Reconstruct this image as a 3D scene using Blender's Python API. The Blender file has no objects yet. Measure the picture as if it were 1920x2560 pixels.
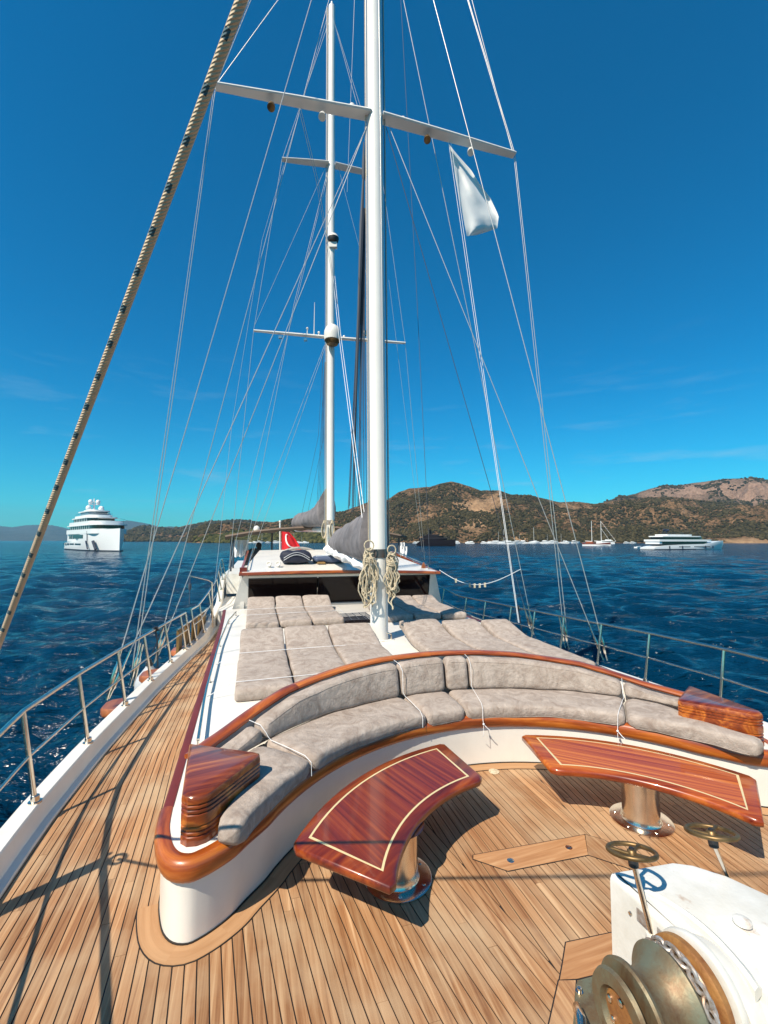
import bpy, math, random
import numpy as np
from mathutils import Vector, noise, Matrix
random.seed(7); rng = np.random.default_rng(5)
R = math.radians
sc = bpy.context.scene
# ------------------------------------------------------------------ camera
H = 2.0; FPX = 1120.0; HORIZON = 1351.0
pitch = math.atan((HORIZON-1280)/FPX)
cam = bpy.data.cameras.new('camera'); cam.sensor_fit = 'VERTICAL'; cam.sensor_height = 24.0
cam.lens = FPX/2560*24.0; cam.clip_start = .05; cam.clip_end = 30000
camo = bpy.data.objects.new('camera', cam); sc.collection.objects.link(camo)
camo.location = (0, 0, H); camo.rotation_euler = (math.pi/2+pitch, 0, 0)
sc.camera = camo
# ------------------------------------------------------------------ world
SUN = Vector((-.52, -.66, 1.0)).normalized()
elev = math.asin(SUN.z); azim = math.atan2(SUN.x, SUN.y)
w = bpy.data.worlds.new('World'); sc.world = w; w.use_nodes = True
nt = w.node_tree; nt.nodes.clear()
out = nt.nodes.new('ShaderNodeOutputWorld'); bg = nt.nodes.new('ShaderNodeBackground')
sky = nt.nodes.new('ShaderNodeTexSky'); sky.sky_type = 'NISHITA'; sky.sun_disc = False
sky.sun_elevation = elev; sky.sun_rotation = azim % (2*math.pi); sky.air_density = 1.0; sky.dust_density = .3; sky.ozone_density = 3.0
hs = nt.nodes.new('ShaderNodeHueSaturation'); hs.inputs['Saturation'].default_value = 1.5; hs.inputs['Hue'].default_value = .481
hs.inputs['Value'].default_value = 1.0
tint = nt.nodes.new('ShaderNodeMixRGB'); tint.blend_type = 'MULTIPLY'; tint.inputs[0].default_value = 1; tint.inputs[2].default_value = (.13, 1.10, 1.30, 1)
# thin high wisps of cloud
tc = nt.nodes.new('ShaderNodeTexCoord'); mp = nt.nodes.new('ShaderNodeMapping'); mp.inputs['Scale'].default_value = (2.2, 2.2, 14)
mp.inputs['Rotation'].default_value = (0, R(14), R(10)); mp.inputs['Location'].default_value = (3.1, 1.3, .4)
nz = nt.nodes.new('ShaderNodeTexNoise'); nz.inputs['Scale'].default_value = 2.0; nz.inputs['Detail'].default_value = 7; nz.inputs['Roughness'].default_value = .6
cr = nt.nodes.new('ShaderNodeValToRGB'); cr.color_ramp.elements[0].position = .56; cr.color_ramp.elements[1].position = .95
cr.color_ramp.elements[0].color = (0, 0, 0, 1); cr.color_ramp.elements[1].color = (.55, .55, .55, 1)
cm = nt.nodes.new('ShaderNodeMixRGB'); cm.inputs[2].default_value = (4.6, 6.2, 7.2, 1)
nt.links.new(tc.outputs['Generated'], mp.inputs[0]); nt.links.new(mp.outputs[0], nz.inputs[0]); nt.links.new(nz.outputs[0], cr.inputs[0])
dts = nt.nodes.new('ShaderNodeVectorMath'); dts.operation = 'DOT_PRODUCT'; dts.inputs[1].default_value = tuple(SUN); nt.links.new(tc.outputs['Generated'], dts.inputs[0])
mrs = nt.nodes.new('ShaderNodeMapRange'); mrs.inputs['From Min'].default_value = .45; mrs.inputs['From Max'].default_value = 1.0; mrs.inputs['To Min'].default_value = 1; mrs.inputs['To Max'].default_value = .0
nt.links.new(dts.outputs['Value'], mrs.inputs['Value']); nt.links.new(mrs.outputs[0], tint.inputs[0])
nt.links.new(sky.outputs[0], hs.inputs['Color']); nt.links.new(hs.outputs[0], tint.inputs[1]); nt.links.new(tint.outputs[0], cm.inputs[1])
sepz = nt.nodes.new('ShaderNodeSeparateXYZ'); nt.links.new(tc.outputs['Generated'], sepz.inputs[0])
mrz = nt.nodes.new('ShaderNodeMapRange'); mrz.inputs['From Min'].default_value = .40; mrz.inputs['From Max'].default_value = .12; nt.links.new(sepz.outputs['Z'], mrz.inputs['Value'])
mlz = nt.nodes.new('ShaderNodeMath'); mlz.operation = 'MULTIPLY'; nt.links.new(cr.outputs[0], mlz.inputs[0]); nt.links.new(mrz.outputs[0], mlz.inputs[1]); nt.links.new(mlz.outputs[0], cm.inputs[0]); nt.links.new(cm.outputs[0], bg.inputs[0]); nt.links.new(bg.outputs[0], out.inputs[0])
bg.inputs[1].default_value = .080
sl = bpy.data.lights.new('sun', 'SUN'); sl.energy = 5.0; sl.angle = R(.53); sl.color = (1, .91, .77)
so = bpy.data.objects.new('sun', sl); sc.collection.objects.link(so); so.rotation_euler = SUN.to_track_quat('Z', 'Y').to_euler()
so.location = SUN*60
vs = sc.view_settings; vs.view_transform = 'Standard'; vs.look = 'None'; vs.exposure = 0.38; vs.gamma = 1; vs.use_curve_mapping = False
sc.cycles.max_bounces = 6; sc.cycles.volume_bounces = 0

# ------------------------------------------------------------------ geometry helpers
F_ = Vector((0, math.cos(pitch), math.sin(pitch))); R_ = Vector((1, 0, 0)); U_ = R_.cross(F_); O = Vector((0, 0, H))
CX, CY = 1.2, 2.18                                    # centre of the round seat, origin of the boat's own axes
AX = Vector((-.277, .961, 0)).normalized(); LT = Vector((AX.y, -AX.x, 0)); C3 = Vector((CX, CY, 0))
def ray(p): return F_*FPX+R_*(p[0]-960)-U_*(p[1]-1280)
def gz(p, z): d = ray(p); return O+d*((z-H)/d.z)      # a point of the picture at a known height
def gy(p, y): d = ray(p); return O+d*(y/d.y)          # ... at a known distance
def gl(p, l): d = ray(p); return O+d*((l-(O-C3).dot(LT))/d.dot(LT))
def ga(p, a): d = ray(p); return O+d*((a-(O-C3).dot(AX))/d.dot(AX))
def W(l, a, z=0.0): return C3+LT*l+AX*a+Vector((0, 0, z))
def loc(P): d = P-C3; return d.dot(LT), d.dot(AX), P.z
def T1(u, v): return (u/3, 1823+v/3)
def T2(u, v): return (461+u/3, 1823+v/3)
def T3(u, v): return (922+u/3, 1823+v/3)
def T4(u, v): return (1367+u/3, 1823+v/3)
def U1(u, v): return (u/3, 1250+v/3)
def U2(u, v): return (461+u/3, 1250+v/3)
def U3(u, v): return (922+u/3, 1250+v/3)
def U4(u, v): return (1367+u/3, 1250+v/3)
def Dd(x, y): return (x*1.15732, y*1.15732)
def tz(a): return .39+.02*max(a, 0)
def interp(x, tab):
    xs = [t[0] for t in tab]; ys = [t[1] for t in tab]; return float(np.interp(x, xs, ys))

class MB:
    def __init__(s): s.v = []; s.f = []; s.uv = []; s.col = None
    def add(s, vs, fs, uvs=None):
        o = len(s.v); s.v += [tuple(v) for v in vs]; s.f += [tuple(i+o for i in f) for f in fs]
        s.uv += (uvs if uvs else [(0, 0)]*len(vs))
        return s
    def box(s, M, x0, x1, y0, y1, z0, z1):
        P = [M(x, y, z) for z in (z0, z1) for x, y in ((x0, y0), (x1, y0), (x1, y1), (x0, y1))]
        return s.add(P, [(3, 2, 1, 0), (4, 5, 6, 7), (0, 1, 5, 4), (1, 2, 6, 5), (2, 3, 7, 6), (3, 0, 4, 7)])
    def prism(s, M, outline, prof, cap0=True, cap1=True):
        """outline: closed list of (x, y); prof: list of (z, inset)"""
        n = len(outline); vs = []; fs = []
        for z, d in prof:
            vs += [M(x, y, z) for x, y in inset(outline, d)]
        for k in range(len(prof)-1):
            for i in range(n):
                j = (i+1) % n; fs.append((k*n+i, k*n+j, (k+1)*n+j, (k+1)*n+i))
        from mathutils.geometry import tessellate_polygon
        tess = lambda d: [tuple(t) for t in tessellate_polygon([[Vector((x, y, 0)) for x, y in inset(outline, d)]])] if n > 8 else None
        if cap0:
            q = tess(prof[0][1]); fs += [(t[2], t[1], t[0]) for t in q] if q else [tuple(range(n-1, -1, -1))]
        if cap1:
            k = (len(prof)-1)*n; q = tess(prof[-1][1]); fs += [(t[0]+k, t[1]+k, t[2]+k) for t in q] if q else [tuple(k+i for i in range(n))]
        return s.add(vs, fs)
    def tube(s, pts, r, seg=8, cap=True, closed=False):
        pts = [Vector(p) for p in pts]; n = len(pts)
        rs = r if isinstance(r, (list, tuple)) else [r]*n
        vs = []; uv = []; prev = None; L = 0
        for i, p in enumerate(pts):
            if closed: t = (pts[(i+1) % n]-pts[i-1])
            else: t = (pts[min(i+1, n-1)]-pts[max(i-1, 0)])
            t.normalize()
            if prev is None:
                a = Vector((0, 0, 1)) if abs(t.z) < .9 else Vector((1, 0, 0)); u = t.cross(a).normalized()
            else:
                u = prev-t*prev.dot(t)
                u = u.normalized() if u.length > 1e-6 else t.orthogonal().normalized()
            prev = u; b = t.cross(u)
            if i: L += (pts[i]-pts[i-1]).length
            for k in range(seg):
                a = 2*math.pi*k/seg; vs.append(p+(u*math.cos(a)+b*math.sin(a))*rs[i]); uv.append((L, k/seg))
        fs = []
        for i in range(n if closed else n-1):
            for k in range(seg):
                j = (i+1) % n; k2 = (k+1) % seg; fs.append((i*seg+k, i*seg+k2, j*seg+k2, j*seg+k))
        if cap and not closed: fs += [tuple(range(seg-1, -1, -1)), tuple((n-1)*seg+k for k in range(seg))]
        return s.add(vs, fs, uv)
    def lathe(s, c, axis, prof, seg=24, cap=True):
        """prof: list of (distance along the axis, radius)"""
        axis = Vector(axis).normalized(); u = axis.orthogonal().normalized(); b = axis.cross(u); c = Vector(c)
        vs = []; n = len(prof)
        for h, r in prof:
            for k in range(seg):
                a = 2*math.pi*k/seg; vs.append(c+axis*h+(u*math.cos(a)+b*math.sin(a))*r)
        fs = [(i*seg+k, i*seg+(k+1) % seg, (i+1)*seg+(k+1) % seg, (i+1)*seg+k) for i in range(n-1) for k in range(seg)]
        if cap: fs += [tuple(range(seg-1, -1, -1)), tuple((n-1)*seg+k for k in range(seg))]
        return s.add(vs, fs)
    def ball(s, c, r, seg=12, rings=8, sz=1.0):
        return s.lathe(c, (0, 0, 1), [(-r*sz*math.cos(math.pi*i/rings), max(r*math.sin(math.pi*i/rings), r*.01)) for i in range(rings+1)], seg)
    def sweep(s, rings, closed=False, cap=True, uvs=None):
        n = len(rings); m = len(rings[0]); vs = [p for r in rings for p in r]
        fs = [(i*m+k, i*m+(k+1) % m, ((i+1) % n)*m+(k+1) % m, ((i+1) % n)*m+k) for i in range(n if closed else n-1) for k in range(m)]
        if cap and not closed: fs += [tuple(range(m-1, -1, -1)), tuple((n-1)*m+k for k in range(m))]
        return s.add(vs, fs, uvs)
    def grid(s, rows):
        n = len(rows); m = len(rows[0])
        return s.add([p for r in rows for p in r], [(i*m+k, i*m+k+1, (i+1)*m+k+1, (i+1)*m+k) for i in range(n-1) for k in range(m-1)],
                     [(i/(n-1), k/(m-1)) for i in range(n) for k in range(m)])
    def build(s, name, mat, parent=None, smooth=True, ang=40, base=None):
        me = bpy.data.meshes.new(name)
        org = Vector((0, 0, 0))
        if parent is not None: org = parent.get('_o', None); org = Vector(org) if org is not None else Vector((0, 0, 0))
        elif base is not None: org = Vector(base)
        me.from_pydata([tuple(Vector(v)-org) for v in s.v], [], s.f)
        uvl = me.uv_layers.new(name='uv'); li = np.empty(len(me.loops), dtype=np.int32); me.loops.foreach_get('vertex_index', li)
        uvl.data.foreach_set('uv', np.array(s.uv, dtype=np.float32)[li].ravel())
        if mat is not None: me.materials.append(mat)
        me.validate(); me.update()
        import bmesh
        bm = bmesh.new(); bm.from_mesh(me); bmesh.ops.recalc_face_normals(bm, faces=bm.faces); bm.to_mesh(me); bm.free()
        if smooth:
            me.shade_smooth(); me.set_sharp_from_angle(angle=R(ang))
        o = bpy.data.objects.new(name, me); sc.collection.objects.link(o)
        if parent is not None: o.parent = parent
        else: o.location = org
        o['_o'] = tuple(org)
        return o
def inset(poly, d):
    if abs(d) < 1e-9: return poly
    n = len(poly); A = sum(poly[i][0]*poly[(i+1) % n][1]-poly[(i+1) % n][0]*poly[i][1] for i in range(n)); sg = 1 if A > 0 else -1
    outp = []
    for i in range(n):
        p0, p1, p2 = poly[i-1], poly[i], poly[(i+1) % n]
        e1 = Vector((p1[0]-p0[0], p1[1]-p0[1])); e2 = Vector((p2[0]-p1[0], p2[1]-p1[1]))
        if e1.length < 1e-9 or e2.length < 1e-9: outp.append(p1); continue
        e1.normalize(); e2.normalize(); n1 = Vector((-e1.y, e1.x))*sg; n2 = Vector((-e2.y, e2.x))*sg
        b = n1+n2; q = max(b.length_squared/2, .35); b = b/q
        outp.append((p1[0]+b.x*d, p1[1]+b.y*d))
    return outp
def tag(o, label=None, cat=None, group=None, kind=None):
    if label: o['label'] = label
    if cat: o['category'] = cat
    if group: o['group'] = group
    if kind: o['kind'] = kind
    return o
def empty(name, base, label, cat, group=None):
    o = bpy.data.objects.new(name, None); sc.collection.objects.link(o); o.location = base; o['_o'] = tuple(base); o.empty_display_size = .2
    return tag(o, label, cat, group)
def copy_tree(o, parent=None):
    c = o.copy(); sc.collection.objects.link(c)
    if parent is not None: c.parent = parent
    for ch in o.children: copy_tree(ch, c)
    return c
def polar(r, ph): a = R(ph); return r*math.sin(a), r*math.cos(a)

# ------------------------------------------------------------------ materials
def new_mat(name):
    m = bpy.data.materials.new(name); m.use_nodes = True; return m, m.node_tree, m.node_tree.nodes['Principled BSDF']
def rgb(c): return (*c, 1)
def mat(name, col, rough=.5, metal=0, spec=.5, coat=0, noise_amt=0, nscale=5, bump=0, bscale=50, emit=None, col2=None, coord='Object', alpha=1, trans=0):
    m, t, b = new_mat(name)
    b.inputs['Base Color'].default_value = rgb(col); b.inputs['Roughness'].default_value = rough; b.inputs['Metallic'].default_value = metal
    b.inputs['Specular IOR Level'].default_value = spec; b.inputs['Coat Weight'].default_value = coat; b.inputs['Coat Roughness'].default_value = .04
    if trans: b.inputs['Transmission Weight'].default_value = trans
    if noise_amt or col2:
        tcx = t.nodes.new('ShaderNodeTexCoord'); n = t.nodes.new('ShaderNodeTexNoise'); n.inputs['Scale'].default_value = nscale; n.inputs['Detail'].default_value = 6
        n.inputs['Roughness'].default_value = .65
        r = t.nodes.new('ShaderNodeValToRGB'); c2 = col2 or tuple(c*(1-noise_amt) for c in col)
        r.color_ramp.elements[0].color = rgb(c2); r.color_ramp.elements[1].color = rgb(col); r.color_ramp.elements[0].position = .35; r.color_ramp.elements[1].position = .62
        t.links.new(tcx.outputs[coord], n.inputs[0]); t.links.new(n.outputs[0], r.inputs[0]); t.links.new(r.outputs[0], b.inputs['Base Color'])
    if bump:
        tcx = t.nodes.new('ShaderNodeTexCoord'); n = t.nodes.new('ShaderNodeTexNoise'); n.inputs['Scale'].default_value = bscale; n.inputs['Detail'].default_value = 5
        bp = t.nodes.new('ShaderNodeBump'); bp.inputs['Strength'].default_value = bump; bp.inputs['Distance'].default_value = .01
        t.links.new(tcx.outputs[coord], n.inputs[0]); t.links.new(n.outputs[0], bp.inputs['Height']); t.links.new(bp.outputs[0], b.inputs['Normal'])
    return m
def wood(name, stops, along=1.5, across=30, rot=0.0, coord='Object', rough=.5, coat=0, var=.25, bump=.1, patch=0, detail=6, distort=.6):
    """grain runs along local y (turned by rot) or along u for swept pieces"""
    m, t, b = new_mat(name); N = t.nodes.new; Lk = t.links.new
    tcx = N('ShaderNodeTexCoord'); mpg = N('ShaderNodeMapping'); oi = N('ShaderNodeObjectInfo')
    geo = N('ShaderNodeNewGeometry')
    rotn = N('ShaderNodeVectorRotate'); rotn.rotation_type = 'Z_AXIS'; rotn.inputs['Angle'].default_value = rot
    if coord == 'UV': Lk(tcx.outputs['UV'], rotn.inputs[0])
    elif coord == 'World': Lk(geo.outputs['Position'], rotn.inputs[0])
    else: Lk(tcx.outputs['Object'], rotn.inputs[0])
    off = N('ShaderNodeVectorMath'); off.operation = 'SCALE'; off.inputs[0].default_value = (13, 37, 5); Lk(oi.outputs['Random'], off.inputs['Scale'])
    ad = N('ShaderNodeVectorMath'); ad.operation = 'ADD'; Lk(rotn.outputs[0], ad.inputs[0]); Lk(off.outputs[0], ad.inputs[1])
    mpg.inputs['Scale'].default_value = (along, across, across) if coord == 'UV' else (across, along, across)
    Lk(ad.outputs[0], mpg.inputs[0])
    n = N('ShaderNodeTexNoise'); n.inputs['Scale'].default_value = 1; n.inputs['Detail'].default_value = detail; n.inputs['Distortion'].default_value = distort; n.inputs['Roughness'].default_value = .62
    Lk(mpg.outputs[0], n.inputs[0])
    cr = N('ShaderNodeValToRGB'); e = cr.color_ramp.elements
    e[0].position, e[0].color = stops[0][0], rgb(stops[0][1]); e[1].position, e[1].color = stops[-1][0], rgb(stops[-1][1])
    for p, c in stops[1:-1]:
        q = e.new(p); q.color = rgb(c)
    Lk(n.outputs[0], cr.inputs[0])
    hsv = N('ShaderNodeHueSaturation'); Lk(cr.outputs[0], hsv.inputs['Color'])
    mr = N('ShaderNodeMapRange'); mr.inputs['To Min'].default_value = 1-var; mr.inputs['To Max'].default_value = 1+var; Lk(oi.outputs['Random'], mr.inputs['Value']); Lk(mr.outputs[0], hsv.inputs['Value'])
    last = hsv.outputs[0]
    if patch:   # weathering blotches
        n2 = N('ShaderNodeTexNoise'); n2.inputs['Scale'].default_value = 2.3; n2.inputs['Detail'].default_value = 5; Lk(geo.outputs['Position'], n2.inputs[0])
        r2 = N('ShaderNodeValToRGB'); r2.color_ramp.elements[0].position = .42; r2.color_ramp.elements[1].position = .72
        mx = N('ShaderNodeMixRGB'); mx.inputs[2].default_value = (.50, .36, .22, 1)
        ml = N('ShaderNodeMath'); ml.operation = 'MULTIPLY'; ml.inputs[1].default_value = patch
        Lk(n2.outputs[0], r2.inputs[0]); Lk(r2.outputs[0], ml.inputs[0]); Lk(ml.outputs[0], mx.inputs[0]); Lk(last, mx.inputs[1]); last = mx.outputs[0]
    Lk(last, b.inputs['Base Color'])
    b.inputs['Roughness'].default_value = rough; b.inputs['Coat Weight'].default_value = coat; b.inputs['Coat Roughness'].default_value = .05
    if bump:
        bp = N('ShaderNodeBump'); bp.inputs['Strength'].default_value = bump; bp.inputs['Distance'].default_value = .004
        Lk(n.outputs[0], bp.inputs['Height']); Lk(bp.outputs[0], b.inputs['Normal'])
    return m
BOATROT = -math.atan2(-AX.x, AX.y)
M = {}
M['teak'] = wood('teak', [(.30, (.19, .075, .027)), (.45, (.33, .160, .068)), (.57, (.41, .222, .104)), (.70, (.54, .335, .18))], along=.9, across=46, rot=BOATROT, coord='World', rough=.6, var=.17, bump=.3, patch=.75)
M['teak_pale'] = wood('teak_pale', [(.3, (.38, .195, .085)), (.7, (.50, .285, .14))], along=2, across=30, coord='UV', rough=.6, var=.06, bump=.15)
M['caulk'] = mat('caulk', (.018, .014, .012), .6)
M['mahog_uv'] = wood('mahogany_swept', [(.32, (.12, .018, .003)), (.5, (.32, .065, .008)), (.68, (.52, .15, .020))], along=1.8, across=14, coord='UV', rough=.35, coat=.55, var=.05, bump=.03)
M['mahog_dark'] = wood('mahogany_dark', [(.3, (.075, .008, .004)), (.55, (.17, .022, .008)), (.75, (.27, .05, .012))], along=1.6, across=8, coord='UV', rough=.3, coat=.9, var=.03, bump=.03)
M['mahog_x'] = wood('mahogany_box', [(.34, (.085, .009, .002)), (.5, (.26, .048, .006)), (.64, (.52, .155, .020))], along=1.2, across=12, rot=BOATROT+R(78), coord='World', rough=.32, coat=.5, var=.03, bump=.03)
M['field_l'] = wood('table_field_left', [(.36, (.10, .007, .002)), (.5, (.19, .019, .003)), (.66, (.29, .048, .006))], along=.6, across=38, rot=BOATROT+R(40)-math.pi/2+R(30), coord='World', rough=.35, coat=.5, var=.03, bump=.02, distort=.15)
M['field_r'] = wood('table_field_right', [(.36, (.24, .026, .004)), (.5, (.45, .095, .012)), (.66, (.60, .175, .024))], along=.4, across=40, rot=BOATROT-R(48), coord='World', rough=.38, coat=.4, var=.03, bump=.02, distort=.2)
M['maple'] = mat('maple_inlay', (.72, .58, .30), .35, coat=.7)
M['maroon'] = mat('maroon_paint', (.16, .022, .014), .5, coat=.1, noise_amt=.25, nscale=3)
M['gel'] = mat('white_gelcoat', (.79, .75, .68), .35, noise_amt=.10, nscale=1.7, bump=.05, bscale=220, coat=.15)
M['gel2'] = mat('worn_gelcoat', (.75, .74, .70), .42, col2=(.62, .60, .54), nscale=3.2, bump=.12, bscale=60)
M['steel'] = mat('polished_steel', (.78, .70, .60), .20, metal=1, noise_amt=.15, nscale=8)
M['wire'] = mat('wire_rope', (.55, .53, .50), .4, metal=.6)
M['wire_dark'] = mat('dark_cordage', (.06, .07, .09), .7)
M['rope'] = mat('cream_rope', (.66, .56, .40), .85, col2=(.42, .34, .22), nscale=60, bump=.5, bscale=180)
M['mastw'] = mat('mast_paint', (.84, .81, .75), .3, coat=.2, noise_amt=.06, nscale=1.5)
M['glass_dark'] = mat('dark_window', (.010, .005, .005), .07, spec=.22)
M['bronze'] = mat('aged_bronze', (.24, .15, .065), .45, metal=.7, col2=(.12, .075, .03), nscale=14)
M['verdigris'] = mat('bronze_with_verdigris', (.20, .205, .14), .50, metal=.5, col2=(.19, .115, .055), nscale=7, bump=.12, bscale=40)
M['rust'] = mat('rusty_steel', (.42, .20, .06), .6, metal=.35, col2=(.24, .09, .03), nscale=9, bump=.3, bscale=60)
M['galv'] = mat('galvanised_chain', (.50, .50, .49), .5, metal=.55, col2=(.27, .17, .10), nscale=30)
M['black'] = mat('black_rubber', (.02, .02, .022), .5)
M['navy'] = mat('navy_fabric', (.012, .016, .035), .7, bump=.3, bscale=60)
M['white_cloth'] = mat('white_cloth', (.80, .80, .80), .8, bump=.3, bscale=20)
M['sail_grey'] = mat('grey_sail_cover', (.23, .21, .215), .8, col2=(.13, .12, .125), nscale=3, bump=.8, bscale=4)
M['orange_wood'] = wood('channel_wood', [(.3, (.25, .06, .015)), (.7, (.48, .15, .04))], along=2, across=14, rot=BOATROT, coord='World', rough=.45, coat=.4)
M['fender'] = mat('fender_pvc', (.50, .52, .54), .4, noise_amt=.12, nscale=4)
M['ochre'] = mat('ladder_boards', (.26, .15, .045), .5, noise_amt=.3, nscale=6)
def add_rust(m, scale, lo, hi, col, amt):
    t = m.node_tree; b = t.nodes['Principled BSDF']; src = b.inputs['Base Color'].links[0].from_socket
    g = t.nodes.new('ShaderNodeNewGeometry'); mp_ = t.nodes.new('ShaderNodeMapping'); mp_.inputs['Scale'].default_value = (1, 1, .35); n = t.nodes.new('ShaderNodeTexNoise'); n.inputs['Scale'].default_value = scale; n.inputs['Detail'].default_value = 9; n.inputs['Roughness'].default_value = .72
    r = t.nodes.new('ShaderNodeValToRGB'); r.color_ramp.elements[0].position = lo; r.color_ramp.elements[1].position = hi; r.color_ramp.elements[1].color = (amt, amt, amt, 1); mx = t.nodes.new('ShaderNodeMixRGB'); mx.inputs[2].default_value = rgb(col)
    L_ = t.links.new; L_(g.outputs['Position'], mp_.inputs[0]); L_(mp_.outputs[0], n.inputs[0]); L_(n.outputs[0], r.inputs[0]); L_(r.outputs[0], mx.inputs[0]); L_(src, mx.inputs[1]); L_(mx.outputs[0], b.inputs['Base Color'])
add_rust(M['gel2'], 7, .60, .74, (.36, .20, .10), .75)
add_rust(M['gel'], 2.2, .58, .80, (.42, .36, .28), .35)
add_rust(M['verdigris'], 10, .50, .66, (.12, .06, .03), .8)
def fabric(name, c1, c2, c3):
    m, t, b = new_mat(name); N = t.nodes.new; Lk = t.links.new
    g = N('ShaderNodeNewGeometry'); n = N('ShaderNodeTexNoise'); n.inputs['Scale'].default_value = 6; n.inputs['Detail'].default_value = 9; n.inputs['Roughness'].default_value = .68; n.inputs['Distortion'].default_value = 1.5
    Lk(g.outputs['Position'], n.inputs[0]); r = N('ShaderNodeValToRGB'); e = r.color_ramp.elements
    e[0].position = .32; e[0].color = rgb(c1); e[1].position = .68; e[1].color = rgb(c3); q = e.new(.5); q.color = rgb(c2)
    Lk(n.outputs[0], r.inputs[0]); Lk(r.outputs[0], b.inputs['Base Color']); b.inputs['Roughness'].default_value = .9
    b.inputs['Sheen Weight'].default_value = .06; b.inputs['Sheen Roughness'].default_value = .4; b.inputs['Specular IOR Level'].default_value = .15
    n2 = N('ShaderNodeTexNoise'); n2.inputs['Scale'].default_value = 14; n2.inputs['Detail'].default_value = 9; n2.inputs['Roughness'].default_value = .72; Lk(g.outputs['Position'], n2.inputs[0])
    bp = N('ShaderNodeBump'); bp.inputs['Strength'].default_value = .7; bp.inputs['Distance'].default_value = .03; Lk(n2.outputs[0], bp.inputs['Height']); Lk(bp.outputs[0], b.inputs['Normal'])
    return m
M['velvet'] = fabric('taupe_velvet', (.29, .225, .185), (.40, .33, .28), (.51, .43, .37))
def striped_rope():
    m, t, b = new_mat('flecked_rope'); N = t.nodes.new; Lk = t.links.new
    u = N('ShaderNodeTexCoord'); sp = N('ShaderNodeSeparateXYZ'); Lk(u.outputs['UV'], sp.inputs[0])
    # flecks: one short dark dash on every .1 m of length, on two strands
    fr = N('ShaderNodeMath'); fr.operation = 'MULTIPLY'; fr.inputs[1].default_value = 10.0; Lk(sp.outputs[0], fr.inputs[0])
    f1 = N('ShaderNodeMath'); f1.operation = 'FRACT'; Lk(fr.outputs[0], f1.inputs[0])
    c1 = N('ShaderNodeMath'); c1.operation = 'LESS_THAN'; c1.inputs[1].default_value = .20; Lk(f1.outputs[0], c1.inputs[0])
    v = N('ShaderNodeMath'); v.operation = 'MULTIPLY'; v.inputs[1].default_value = 2; Lk(sp.outputs[1], v.inputs[0])
    v1 = N('ShaderNodeMath'); v1.operation = 'FRACT'; Lk(v.outputs[0], v1.inputs[0])
    c2 = N('ShaderNodeMath'); c2.operation = 'LESS_THAN'; c2.inputs[1].default_value = .42; Lk(v1.outputs[0], c2.inputs[0])
    mu = N('ShaderNodeMath'); mu.operation = 'MULTIPLY'; Lk(c1.outputs[0], mu.inputs[0]); Lk(c2.outputs[0], mu.inputs[1])
    mx = N('ShaderNodeMixRGB'); mx.inputs[1].default_value = (.62, .47, .31, 1); mx.inputs[2].default_value = (.05, .11, .13, 1); Lk(mu.outputs[0], mx.inputs[0])
    Lk(mx.outputs[0], b.inputs['Base Color']); b.inputs['Roughness'].default_value = .85
    w1 = N('ShaderNodeTexWave'); w1.inputs['Scale'].default_value = 55; mp1 = N('ShaderNodeMapping'); mp1.inputs['Rotation'].default_value = (0, 0, .9); mp1.inputs['Scale'].default_value = (1, .05, 1)
    Lk(u.outputs['UV'], mp1.inputs[0]); Lk(mp1.outputs[0], w1.inputs[0]); bp = N('ShaderNodeBump'); bp.inputs['Strength'].default_value = .6; bp.inputs['Distance'].default_value = .003
    Lk(w1.outputs[0], bp.inputs['Height']); Lk(bp.outputs[0], b.inputs['Normal']); return m
M['frope'] = striped_rope()

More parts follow.
